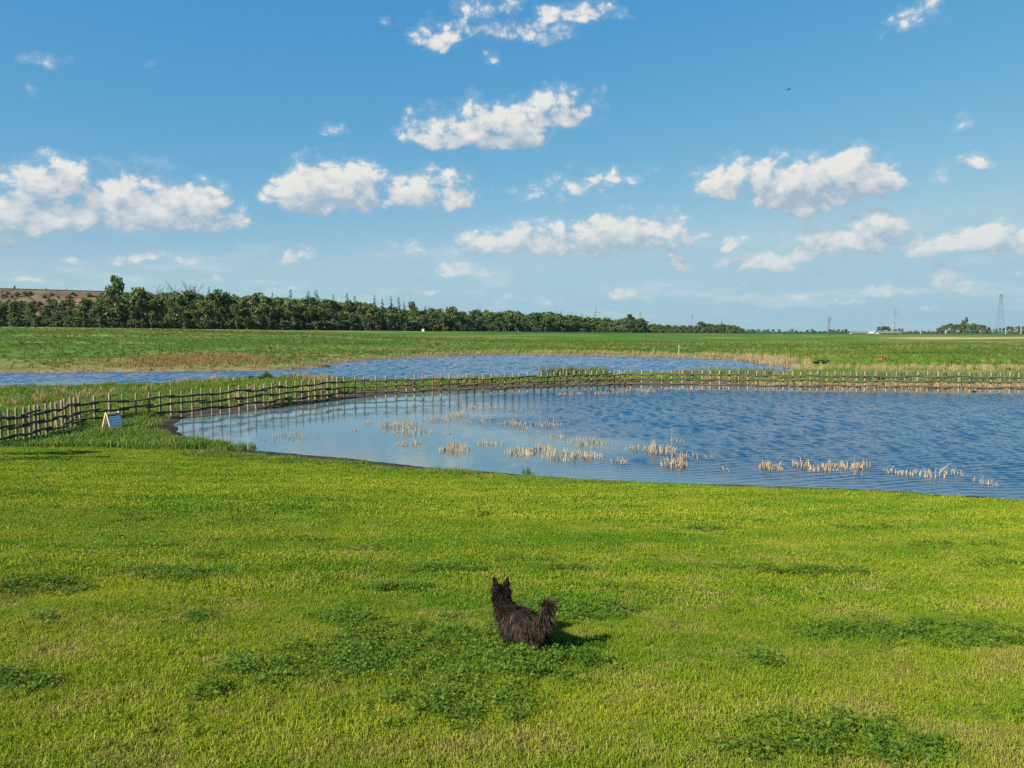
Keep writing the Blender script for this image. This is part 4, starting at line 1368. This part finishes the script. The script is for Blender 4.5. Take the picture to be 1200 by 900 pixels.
def build_embankment():
    """brown scrubby embankment with a road along its top, behind the left of the wood"""
    D = 330.0
    xs = np.linspace(-330, -135, 70)
    top = np.array([at_d(CX + F * x / D, np.interp(CX + F * x / D, [-300, 0, 140, 170, 260], [334, 338.5, 342.5, 350, 383]), D)[2] for x in xs])
    prof = [(-46, 0.0), (-30, .35), (-15, .80), (-5, .985), (0, 1.0), (7, 1.0), (14, .9), (40, 0)]
    V, Fq = [], []
    rg = np.random.default_rng(4)
    for i, x in enumerate(xs):
        for (dy, k) in prof:
            zb = 4.0
            V.append((x, D + dy + (rg.normal() * 1.2 if dy < -6 else 0), zb - 3 + (top[i] - zb + 3) * k))
    m = len(prof)
    for i in range(len(xs) - 1):
        for j in range(m - 1):
            a = i * m + j
            Fq.append((a, a + m, a + m + 1, a + 1))
    M = plain('scrub_earth', (.055, .042, .026), (.135, .100, .062), .12, .95, .05, rnd=0)
    tag(obj('hill', mesh('hill', V, Fq, M, True)), 'brown scrubby embankment behind the left end of the wood', 'hill', kind='structure')
    b = MB()
    Ma = plain('asphalt', (.02, .02, .02), (.035, .034, .032), .5, .9, .1, rnd=0)
    V = []
    for i, x in enumerate(xs):
        V += [(x, D - 1.2, top[i] - .9), (x, D - 1.2, top[i] + .35), (x, D + 7, top[i] + .35), (x, D + 7, top[i] - .9)]
    Fq = [(i * 4 + k, i * 4 + 4 + k, i * 4 + 4 + (k + 1) % 4, i * 4 + (k + 1) % 4) for i in range(len(xs) - 1) for k in range(3)]
    tag(obj('road', mesh('road', V, Fq, Ma)), 'dark road deck along the top of the brown embankment', 'road', kind='structure')
    rr = random.Random(8)
    for i in range(210):
        u = rr.uniform(-20, 160)
        k = rr.uniform(.05, .90)
        x = (u - CX) / F * (D - 20)
        y = D - 5 - 38 * (1 - k)
        zt = np.interp(x, xs, top)
        z = 1 + (zt - 1) * np.interp(y - D, [p[0] for p in prof], [p[1] for p in prof])
        br = rr.random() < .68
        s = rr.uniform(.6, 1.15) * (1 if k < .6 else .55)
        zone = ('near the top' if k > .6 else 'halfway up' if k > .35 else 'near the foot') + (' at the left end' if u < 45 else ' below the lone spruce' if u < 95 else ' beside the tall poplar')
        plant((SCRUB if br else BUSH)[rr.randrange(2)], (x, y, z - .5), rr.uniform(0, 6), s, 'brown_scrub_bush' if br else 'bush',
              ('brown scrub bush on the embankment ' if br else 'green bush on the embankment ') + zone, 'bush',
              'brown scrub on the embankment' if br else 'green bushes on the embankment')
    for u, yt, lab in ((72, 334, 'lone small spruce standing on top of the embankment'), (66.5, 337, 'thin young spruce beside the lone one on the embankment')):
        x = (u - CX) / F * (D + 3); zt = float(np.interp(x, xs, top))
        z2 = at_d(u, yt, D + 3)[2]
        s = (z2 - zt) / 14
        plant(SPRUCE[0], (x, D + 9, zt - .6), 1.0, (s * 1.1, s * 1.1, s * 1.2), 'spruce_tree', lab, 'spruce')
    for u, lab in ((21, 'dark round bush on the road edge, larger of two'), (57.5, 'dark round bush on the road edge, smaller of two')):
        x = (u - CX) / F * (D + 9); zt = float(np.interp(x, xs, top))
        s = .55 if u < 30 else .35
        plant(BUSH[0], (x, D + 9, zt), 1.0, (s * .55, s * .55, s), 'bush', lab, 'bush')


build_embankment()


def build_bare_trees():
    for i, (u, yt) in enumerate(((184, 333), (207, 330), (223, 331), (229, 333))):
        rg = random.Random(40 + i)
        x, D, z = base_of(u, 1.06)
        H = (YH - yt) / F * D + CAMZ - z
        b, tw = MB(), MB()
        b.tube([(0, 0, -.3), (.1, 0, H * .5), (.3, 0, H * .8)], [.2, .13, .07], 6)
        for k in range(14):
            t = rg.uniform(.55, .8); p = Vector((.3 * t, 0, H * t)); a = rg.uniform(0, 6.28); L = H * rg.uniform(.14, .26)
            q = p + Vector((math.cos(a) * L * .6, math.sin(a) * L * .6, L * .7))
            tw.tube([tuple(p), tuple(q)], [.07, .045], 4, False)
            for e in range(2):
                a2 = a + rg.uniform(-.8, .8); L2 = L * .6
                tw.tube([tuple(q), tuple(q + Vector((math.cos(a2) * L2 * .5, math.sin(a2) * L2 * .5, L2 * .7)))], [.045, .025], 3, False)
        root = empty('bare_tree', (x, D, z))
        b.build('trunk', M_BARK, root); tw.build('branches', M_BARK, root)
        tag(root, 'bare dead tree whose grey twigs rise above the left wood', 'tree', 'bare dead trees in the wood')


build_bare_trees()

# bushes and single plants around the ponds
def pond_bush(px, py, w, h, lab, name='bush', mat=0, n=3):
    c = at(px, py, .2)
    s = c[1] / F
    prs = (BUSH, RUST)[mat]
    plant(prs[n % len(prs)], (c[0], c[1], zat(c[0], c[1]) - .15), n, (w * s / 2.0, w * s / 2.2, h * s / 3.6), name, lab, 'bush')


pond_bush(557, 417.6, 14, 8, 'dark green bush on the tip of far shore', n=1)
pond_bush(549, 417.6, 9, 6, 'lighter low bush touching the dark one on far shore', n=2)
pond_bush(1033, 424, 6, 8, 'small rusty orange shrub alone in the right field', 'shrub', 1, 0)
pond_bush(312, 447.5, 11, 11, 'leafy green plant on the bank against the far pond, taller of two', 'shrub', n=1)
pond_bush(294, 447.5, 9, 7, 'leafy green plant on the bank against the far pond, shorter of two', 'shrub', n=2)
pond_bush(381, 428, 9, 6, 'small green bush among reeds at the far pond bend', n=0)
pond_bush(963, 427, 14, 6, 'low grey green bush above the right reed fringe', n=1)
pond_bush(703, 417, 4, 5, 'tiny dark bush in the far reed fringe', n=2)

M_DRYT = leafy('plume_grass', [(.38, .22, .12), (.48, .30, .17)], trans=.2, pos_scale=.6, rnd=.3, dry=((.5, .36, .2), .5))
for (px, py, hgt, lean, lab) in ((48, 471, .95, .55, 'leaning tuft of pinkish dry stems behind the left fence'), (250, 447, .7, .3, 'pinkish seed heads on the bank above the left fence'),
                                 (800, 441.5, .9, .25, 'pinkish seed heads behind the fence, tallest near the far water'), (726, 441.5, .55, .3, 'short pinkish plumes right of the cattail stand')):
    c = at(px, py, .35)
    V, Fq, T = blades(46, .28 if px != 48 else .12, (hgt * .5, hgt), (.012, .024), lean, px)
    if px == 48:
        V = [(v[0] + max(0, v[2]) * .35, v[1], v[2]) for v in V]
    o = obj('dry_plume_grass', mesh('dry_plume_grass', V, Fq, M_DRYT, False, {'tone': ('POINT', 'FLOAT', np.array(T, np.float32))}), loc=(c[0], c[1], zat(c[0], c[1])))
    tag(o, lab, 'dry grass')


# ------------------------------------------------------------------ pylons, poles, barns
M_STEEL = plain('galvanised_steel', (.11, .13, .15), (.16, .18, .20), .3, .6, .4, rnd=.1)
M_POLE = plain('pale_pole', (.24, .23, .21), (.33, .31, .28), 1, .8, .2, rnd=.1)


def pylon(u, ytop, H, lab, slim=False, arms=((.68, .17), (.80, .20), (.91, .15))):
    D = H / (391 - ytop) * F
    D = min(D, 2600)
    x = (u - CX) / F * D
    z = zat(x, D)
    H = (CAMZ + (YH - ytop) / F * D) - z
    root = empty('pylon', (x, D, z), .5 if not slim else 0)
    tag(root, lab, 'pylon', 'power pylons on the horizon')
    th = .00021 * D
    bw, tw = (H * .10, H * .022) if not slim else (H * .016, H * .008)
    for sx in (-1, 1):
        for sy in (-1, 1):
            b = MB()
            b.tube([(sx * bw, sy * bw, 0), (sx * bw * .42, sy * bw * .42, H * .55), (sx * tw, sy * tw, H)], [th, th * .9, th * .7], 4)
            b.build('leg', M_STEEL, root)
    b = MB()
    nz = 9
    for i in range(nz):
        t0, t1 = i / nz, (i + 1) / nz
        w0, w1 = [np.interp(t, [0, .55, 1], [bw, bw * .42, tw]) for t in (t0, t1)]
        for (ax, ay, bx, by) in ((-1, -1, 1, -1), (1, -1, 1, 1), (1, 1, -1, 1), (-1, 1, -1, -1)):
            b.tube([(ax * w0, ay * w0, H * t0), (bx * w1, by * w1, H * t1)], th * .45, 3, False)
            b.tube([(bx * w0, by * w0, H * t0), (ax * w1, ay * w1, H * t1)], th * .45, 3, False)
    b.build('bracing', M_STEEL, root)
    for (t, l) in arms:
        b = MB()
        for s in (-1, 1):
            b.tube([(0, 0, H * t), (s * H * l, 0, H * t)], [th * .9, th * .6], 4)
            b.tube([(0, 0, H * (t + .035)), (s * H * l, 0, H * t)], th * .5, 3, False)
        b.build('crossarm', M_STEEL, root)
        b = MB()
        for s in (-1, 1):
            for f in (.55, 1.0):
                b.tube([(s * H * l * f, 0, H * t), (s * H * l * f, 0, H * (t - .045))], th * .5, 4)
        b.build('insulators', M_STEEL, root)


pylon(1170, 345, 48, 'large lattice pylon on the right beside the big copse', arms=((.80, .07), (.88, .085), (.95, .06)))
pylon(1047, 361, 46, 'slim tall mast pylon behind the grey barn', slim=True, arms=((.78, .10), (.9, .10)))
pylon(970.5, 371, 45, 'lattice pylon with three wide arms left of barns', arms=((.70, .20), (.82, .24), (.92, .17)))
pylon(697.5, 360, 48, 'cross shaped pylon top rising behind the wood', slim=True, arms=((.78, .22), (.70, .05)))
pylon(749.5, 366, 44, 'slim pylon right of the wide spreading tree', slim=True, arms=((.95, .06), (.8, .06)))
pylon(810.5, 369, 42, 'slim pylon above the thin distant wood', slim=True, arms=((.93, .05), (.8, .05)))

for i, (u, yt, rel, lab) in enumerate(((1078, 387, .93, 'pale pole in front of the hedge by the barn'), (1107, 386, .93, 'pale pole at the left foot of the big copse'),
                                       (1177, 385, .93, 'pale pole just right of the large pylon'), (1195, 380, .93, 'tall pale pole at the right edge of the field'),
                                       (421, 342, 1.2, 'thin mast rising behind the middle of wood'))):
    x, D, z = base_of(u, rel)
    H = CAMZ + (YH - yt) / F * D - z
    root = empty('utility_pole', (x, D, z - .3))
    b = MB(); b.tube([(0, 0, 0), (0, 0, H * .5), (0, 0, H)], [.5, .45, .38] if u > 500 else [.15, .12, .07], 7); b.build('pole', M_POLE, root)
    b = MB(); b.box((0, 0, H * .93), (1.6 if u > 500 else .8, .25, .25)); b.build('crossarm', M_POLE, root)
    tag(root, lab, 'pole')

M_ROOF = plain('grey_roof', (.085, .085, .085), (.13, .128, .125), .3, .6, .3, (3, .3, 1), rnd=.2)
M_WROOF = plain('white_roof', (.42, .41, .39), (.52, .51, .49), .3, .6, .3, rnd=.1)
M_BWALL = plain('barn_wall', (.33, .31, .28), (.45, .42, .38), .5, .8, .2, rnd=.2)
M_DARK = plain('dark_opening', (.02, .02, .02), (.04, .04, .04), 1, .8, .2)


def barn(u0, u1, ytop, ybase, D, lab, roof):
    x0, x1 = (u0 - CX) / F * D, (u1 - CX) / F * D
    z0 = CAMZ - (ybase - YH) / F * D; H = (ybase - ytop) / F * D
    L, W = x1 - x0, 12.0
    z0 = min(z0, zat((x0 + x1) / 2, D))
    root = empty('barn', ((x0 + x1) / 2, D, z0))
    tag(root, lab, 'barn')
    we = H * .42
    for nm, c, s in (('wall', (0, -W / 2, we / 2), (L, .3, we)), ('wall', (0, W / 2, we / 2), (L, .3, we))):
        b = MB(); b.box(c, s); b.build(nm, M_BWALL, root)
    for sx in (-1, 1):
        b = MB()
        X = sx * (L / 2 - .2)
        b.add([(X, -W / 2 + .16, 0), (X, W / 2 - .16, 0), (X, W / 2 - .16, we), (X, 0, H - .3), (X, -W / 2 + .16, we)], [(0, 1, 2, 3, 4)])
        b.add([(X - sx * .3, -W / 2 + .16, 0), (X - sx * .3, W / 2 - .16, 0), (X - sx * .3, W / 2 - .16, we), (X - sx * .3, 0, H - .3), (X - sx * .3, -W / 2 + .16, we)], [(4, 3, 2, 1, 0)])
        b.build('gable', M_BWALL, root)
    for sy in (-1, 1):
        b = MB()
        e = .8
        V = [(-L / 2 - e, 0, H), (L / 2 + e, 0, H), (L / 2 + e, sy * (W / 2 + e), we - .3), (-L / 2 - e, sy * (W / 2 + e), we - .3)]
        b.add(V + [(v[0], v[1], v[2] - .25) for v in V], [(0, 1, 2, 3), (7, 6, 5, 4), (3, 2, 6, 7), (0, 3, 7, 4), (1, 5, 6, 2)])
        b.build('roof', roof, root)
    for k in (-.25, .2):
        b = MB(); b.box((L * k, -W / 2 - .18, we * .42), (3.2, .1, we * .84)); b.build('door', M_DARK, root)


barn(996, 1016, 388.3, 391.3, 840, 'left grey roofed barn, far away across the crop', M_ROOF)
barn(1017, 1025, 388.6, 391.4, 815, 'small white roofed shed between the grey barns', M_WROOF)
barn(1027, 1052, 387.8, 391.5, 790, 'right grey roofed barn in front of the round copse', M_ROOF)

# marker post by the far pond, white box by the wood
c = at(795.5, 417.5, .15)
root = empty('marker_post', (c[0], c[1], zat(c[0], c[1]) - .1))
b = MB(); b.tube([(0, 0, 0), (0, 0, 1.5)], .07, 8); b.build('post', M_POLE, root)
b = MB(); b.tube([(0, 0, 1.5), (0, 0, 1.62)], [.085, .03], 8); b.build('cap', M_WROOF, root)
tag(root, 'white marker post standing at the far pond shore', 'post')
x, D, z = base_of(496, .955)
root = empty('utility_box', (x, D, z - .1))
b = MB(); b.box((0, 0, .6), (1.1, .8, 1.2)); b.build('cabinet', M_WROOF, root)
b = MB(); b.box((0, 0, 1.24), (1.25, .95, .08)); b.build('lid', M_POLE, root)
tag(root, 'small white box at the foot of the wood', 'box')


# ------------------------------------------------------------------ young trees beside the lawn, out of the frame on the left; their shadows reach into it
for i, (u, v) in enumerate(((70, 536), (80, 545), (52, 554))):
    tipp = at(u, v, .15)
    H = 5.2 + .3 * i
    x, y = tipp[0] - 5, tipp[1] - 4
    for _ in range(8):
        k = (zat(x, y) + H - .5 - tipp[2]) / math.tan(R(SUN_EL))
        x = tipp[0] + math.sin(R(SUN_AZ)) * k; y = tipp[1] + math.cos(R(SUN_AZ)) * k
    pr = proto('young_tree', crown_mesh(700 + i, 1.5, .5, .1, 40, oval, .20, M_LEAF), None)
    root = empty('young_tree', (x, y, zat(x, y)))
    c_ = obj('crown', pr[1].data, root, (0, 0, H - 1.2))
    b = MB(); b.tube([(0, 0, -.2), (.02, 0, H * .5), (0, 0, H - .3)], [.10, .085, .05], 7); b.build('trunk', M_BARK, root)
    tag(root, 'slim young tree with a small crown beside the lawn', 'tree', 'young trees beside the lawn')


# ------------------------------------------------------------------ birds
M_BIRD = plain('dark_feather', (.015, .014, .013), (.04, .036, .03), 30, .7, .2)


def bird(loc, rz, s, lab, flying):
    root = empty('bird', loc, rz)
    tag(root, lab, 'bird')
    b = MB()
    b.tube([(-.20 * s, 0, .02 * s), (-.10 * s, 0, .03 * s), (.03 * s, 0, .05 * s), (.13 * s, 0, .06 * s), (.18 * s, 0, .10 * s), (.225 * s, 0, .115 * s), (.27 * s, 0, .10 * s)],
           [.012 * s, .05 * s, .075 * s, .05 * s, .03 * s, .036 * s, .008 * s], 8)
    b.build('body', M_BIRD, root, True)
    for sy in (-1, 1):
        w = MB()
        if flying:
            w.add([(.08 * s, sy * .04 * s, .08 * s), (-.08 * s, sy * .04 * s, .07 * s), (-.10 * s, sy * .30 * s, .16 * s), (-.06 * s, sy * .52 * s, .12 * s), (.06 * s, sy * .28 * s, .17 * s)],
                  [(0, 1, 2, 4), (4, 2, 3)])
        else:
            w.add([(.08 * s, sy * .06 * s, .09 * s), (-.16 * s, sy * .03 * s, .05 * s), (-.06 * s, sy * .085 * s, .02 * s), (.05 * s, sy * .085 * s, .02 * s)], [(0, 1, 2, 3)])
        w.build('wing', M_BIRD, root)


p = at(1142, 459.3)
bird((p[0], p[1], -.03), R(200), .9, 'dark water bird swimming near the right fence', False)
p = at_d(924, 105.5, 60)
bird(tuple(p), R(40), .7, 'tiny dark bird flying high in clear sky', True)


# ------------------------------------------------------------------ the dog
def build_dog():
    px = at(0, 0)  # noqa
    H0 = lambda x, y: zat(x, y)
    # where the dog stands (middle of the body on the lawn)
    dx, dy = .070, 4.95
    for _ in range(3):
        z = H0(dx, dy)
    yaw = R(180 - 37)                       # heads off to the left and away
    root = empty('dog', (dx, dy, z + .004), yaw)
    root.scale = (.90, .88, .865)
    tag(root, 'shaggy black brown terrier standing on the lawn, looking away over the pond', 'dog')
    V, E, Rd = [], [], []

    def v(p, r, link=None):
        V.append(p); Rd.append(r if hasattr(r, '__len__') else (r, r))
        i = len(V) - 1
        if link is not None: E.append((link, i))
        return i
    ht = R(-52)                             # the head turns away from the viewer
    hf = Vector((math.cos(ht), math.sin(ht), 0)); hs = Vector((-hf.y, hf.x, 0))
    pel = v((-.135, 0, .215), (.078, .082))
    mid = v((-.01, 0, .208), (.080, .086), pel)
    che = v((.11, 0, .215), (.074, .092), mid)
    nk0 = v((.165, 0, .265), (.066, .070), che)
    nk1 = v((.195, 0, .325), (.056, .058), nk0)
    hb = Vector((.205, 0, .380))
    h0 = v(tuple(hb), (.056, .054), nk1)
    h1 = v(tuple(hb + hf * .045 + Vector((0, 0, .004))), (.053, .050), h0)
    h2 = v(tuple(hb + hf * .095 + Vector((0, 0, -.018))), (.034, .030), h1)
    h3 = v(tuple(hb + hf * .150 + Vector((0, 0, -.028))), (.022, .019), h2)
    for s in (-1, 1):
        a0 = v((.11, s * .052, .175), (.042, .046), che)
        a1 = v((.090, s * .058, .125), (.030, .031), a0)
        a2 = v((.105, s * .058, .055), (.021, .021), a1)
        a3 = v((.108, s * .058, .020), (.022, .019), a2)
        v((.135, s * .058, .014), (.018, .013), a3)
        b0 = v((-.140, s * .052, .175), (.050, .056), pel)
        b1 = v((-.105, s * .060, .120), (.036, .038), b0)
        b2 = v((-.175, s * .060, .072), (.020, .021), b1)
        b3 = v((-.158, s * .060, .020), (.021, .018), b2)
        v((-.130, s * .060, .014), (.018, .013), b3)
    t0 = v((-.195, 0, .262), .030, pel)
    t1 = v((-.205, 0, .310), .022, t0)
    t2 = v((-.202, 0, .358), .020, t1)
    t3 = v((-.222, 0, .396), .018, t2)
    v((-.258, 0, .402), .012, t3)
    me = bpy.data.meshes.new('dog_frame')
    me.from_pydata(V, E, [])
    o = bpy.data.objects.new('dog_frame', me)
    COL.objects.link(o)
    sk = o.modifiers.new('skin', 'SKIN')
    sk.use_smooth_shade = True
    for i, r in enumerate(Rd):
        me.skin_vertices[0].data[i].radius = r
        me.skin_vertices[0].data[i].use_root = (i == 0)
    sb = o.modifiers.new('sub', 'SUBSURF'); sb.levels = 2; sb.render_levels = 2
    dg = bpy.context.evaluated_depsgraph_get()
    bme = bpy.data.meshes.new_from_object(o.evaluated_get(dg))
    bpy.data.objects.remove(o)
    bme.name = 'body'
    bm = bmesh.new(); bm.from_mesh(bme)
    for sgn in (-1, 1):
        base = hb + hs * sgn * .034 + hf * .004 + Vector((0, 0, .030))
        up = (Vector((0, 0, 1)) + hs * sgn * .22 + hf * .10).normalized()
        lat = (hs - up * hs.dot(up)).normalized(); fwd = lat.cross(up)
        if fwd.dot(hf) < 0: fwd = -fwd
        rows = []
        for layer in (0, 1):
            g = []
            for i in range(6):
                t = i / 5; w = .034 * (1 - t) ** .75 + .0015
                g.append([bm.verts.new(base + up * (.100 * t) + lat * (w * q) + fwd * (.012 * q * q * (1 - t) + (.006 if layer else 0))) for q in (-1, -.5, 0, .5, 1)])
            rows.append(g)
        for i in range(5):
            for j in range(4):
                for g, fl in ((rows[0], False), (rows[1], True)):
                    q = [g[i][j], g[i][j + 1], g[i + 1][j + 1], g[i + 1][j]]
                    bm.faces.new(q[::-1] if fl else q)
            for j in (0, 4):
                bm.faces.new([rows[0][i][j], rows[1][i][j], rows[1][i + 1][j], rows[0][i + 1][j]])
    bmesh.ops.recalc_face_normals(bm, faces=bm.faces[:])
    bm.to_mesh(bme); bm.free()
    M_COAT, n, out = material('dog_coat')
    at_ = n.node('ShaderNodeAttribute', attribute_name='fur')
    p_ = principled(n, out, at_.outputs['Color'], .58, .16)
    M_SKIN = plain('dog_undercoat', (.010, .008, .007), (.022, .016, .012), 40, .8, .1)
    bme.materials.clear(); bme.materials.append(M_SKIN)
    body = obj('body', bme, root)
    # coat: long tapering locks combed back and down
    bme.calc_loop_triangles()
    vc = np.empty(len(bme.vertices) * 3, np.float32); bme.vertices.foreach_get('co', vc); vc = vc.reshape(-1, 3)
    vn = np.empty(len(bme.vertices) * 3, np.float32); bme.vertices.foreach_get('normal', vn); vn = vn.reshape(-1, 3)
    tr = np.empty(len(bme.loop_triangles) * 3, np.int32); bme.loop_triangles.foreach_get('vertices', tr); tr = tr.reshape(-1, 3)
    A = np.linalg.norm(np.cross(vc[tr[:, 1]] - vc[tr[:, 0]], vc[tr[:, 2]] - vc[tr[:, 0]]), axis=1)
    rg = np.random.default_rng(5)
    N = 15000
    ti = rg.choice(len(tr), N, p=A / A.sum())
    bc = rg.dirichlet((1, 1, 1), N)
    P = (vc[tr[ti]] * bc[..., None]).sum(1); Nn = (vn[tr[ti]] * bc[..., None]).sum(1)
    FV, FF, FC = [], [], []
    hbv = np.array(hb); hfv = np.array(hf)
    for i in range(N):
        p, nn = P[i], Nn[i] / (np.linalg.norm(Nn[i]) + 1e-9)
        x, y, z = p
        head = np.linalg.norm((p - hbv) * np.array([1, 1, .9])) < .085 or np.dot(p - hbv, hfv) > .05 and z > .30
        ear = z > .432
        tail = x < -.17 and z > .285
        leg = z < .13
        neck = x > .13 and not head and not leg
        if ear: L, comb = rg.uniform(.008, .018), nn * .30 + np.array([0, 0, 1.0])
        elif head: L, comb = rg.uniform(.025, .048), nn * .8 - hfv * .5 + np.array([0, 0, -.35])
        elif tail:
            L, comb = rg.uniform(.055, .11), nn * .60 + np.array([-.50, 0, .10 if z > .37 else -.55])
        elif leg: L, comb = rg.uniform(.025, .050), nn * .45 + np.array([-.2, 0, -.8])
        elif neck: L, comb = rg.uniform(.045, .080), nn * .6 + np.array([-.25, 0, -.85])
        else:
            up = max(0, nn[2])
            L = rg.uniform(.045, .085) * (1 - .35 * up)
            comb = nn * .38 + np.array([-.55 * up - .22, 0, -.95 * (1 - up * .7)]) + (np.array([0, 0, .35]) if up > .75 and rg.random() < .25 else 0)
        lockp = np.floor(p * 28)
        lr = np.random.default_rng(abs(int(lockp[0] * 73 + lockp[1] * 179 + lockp[2] * 283)) % 100003)
        comb = comb / (np.linalg.norm(comb) + 1e-9) + lr.normal(size=3) * (.28 if not tail else .14) + rg.normal(size=3) * .20
        comb /= np.linalg.norm(comb) + 1e-9
        L *= lr.uniform(.8, 1.3)
        side = np.cross(comb, nn + rg.normal(size=3) * .6); side /= np.linalg.norm(side) + 1e-9
        w = rg.uniform(.0016, .0034)
        droop = np.array([0, 0, -1.0]) * L * (.22 if not ear else 0)
        m1 = p + comb * L * .5 + droop * .25
        e = p + comb * L + droop
        if e[2] < .004: e[2] = .004
        b0 = len(FV)
        FV += [p - nn * .004 - side * w, p - nn * .004 + side * w, m1 + side * w * .9, m1 - side * w * .9, e]
        FF += [(b0, b0 + 1, b0 + 2, b0 + 3), (b0 + 3, b0 + 2, b0 + 4)]
        q = rg.random() * .55 + lr.random() * .45
        black, brown, grey = np.array([.008, .007, .007]), np.array([.032, .0185, .009]), np.array([.088, .060, .035])
        if ear or head: c = black * (1 + q) if q < .72 else brown * .8
        elif tail: c = black * 1.6 if q < .45 else (brown * .9 if q < .68 else grey * .85)
        else:
            flank = .12 < z < .27
            c = black * 1.3 if q < .44 else (brown if q < (.74 if flank else .86) else grey * (.6 if not flank else .75))
            if z > .27: c = c * .6
        FC += [np.append(c * rg.uniform(.8, 1.25), 1)] * 5
    fm = mesh('coat', np.array(FV), FF, M_COAT, False, {'fur': ('POINT', 'FLOAT_COLOR', np.array(FC, np.float32))})
    coat = obj('coat', fm, root)
    # eyes and nose (turned away from the viewer)
    M_EYE = plain('dog_eye', (.006, .005, .004), (.012, .009, .007), 5, .1, .6)
    for s in (-1, 1):
        bm = bmesh.new(); bmesh.ops.create_uvsphere(bm, u_segments=12, v_segments=8, radius=.008)
        me2 = bpy.data.meshes.new('eye'); bm.to_mesh(me2); bm.free(); me2.materials.append(M_EYE)
        obj('eye', me2, root, tuple(hb + hf * .082 + hs * s * .027 + Vector((0, 0, .012))))
    bm = bmesh.new(); bmesh.ops.create_uvsphere(bm, u_segments=12, v_segments=8, radius=.013)
    me2 = bpy.data.meshes.new('nose'); bm.to_mesh(me2); bm.free(); me2.materials.append(M_EYE)
    obj('nose', me2, root, tuple(hb + hf * .172 + Vector((0, 0, -.022))))


build_dog()


# ------------------------------------------------------------------ summer air
def build_haze():
    b = MB()
    b.box((0, 1940, 52.0), (8400, 4020, 108.0))
    m, n, out = material('haze')
    v = n.node('ShaderNodeVolumePrincipled')
    n.put(v.inputs['Color'], (.80, .90, 1.0)); n.put(v.inputs['Density'], .00006); n.put(v.inputs['Anisotropy'], .55)
    n.t.links.new(v.outputs[0], out.inputs['Volume'])
    tag(b.build('haze', m), 'thin summer haze over the far fields', 'haze', kind='stuff')


build_haze()
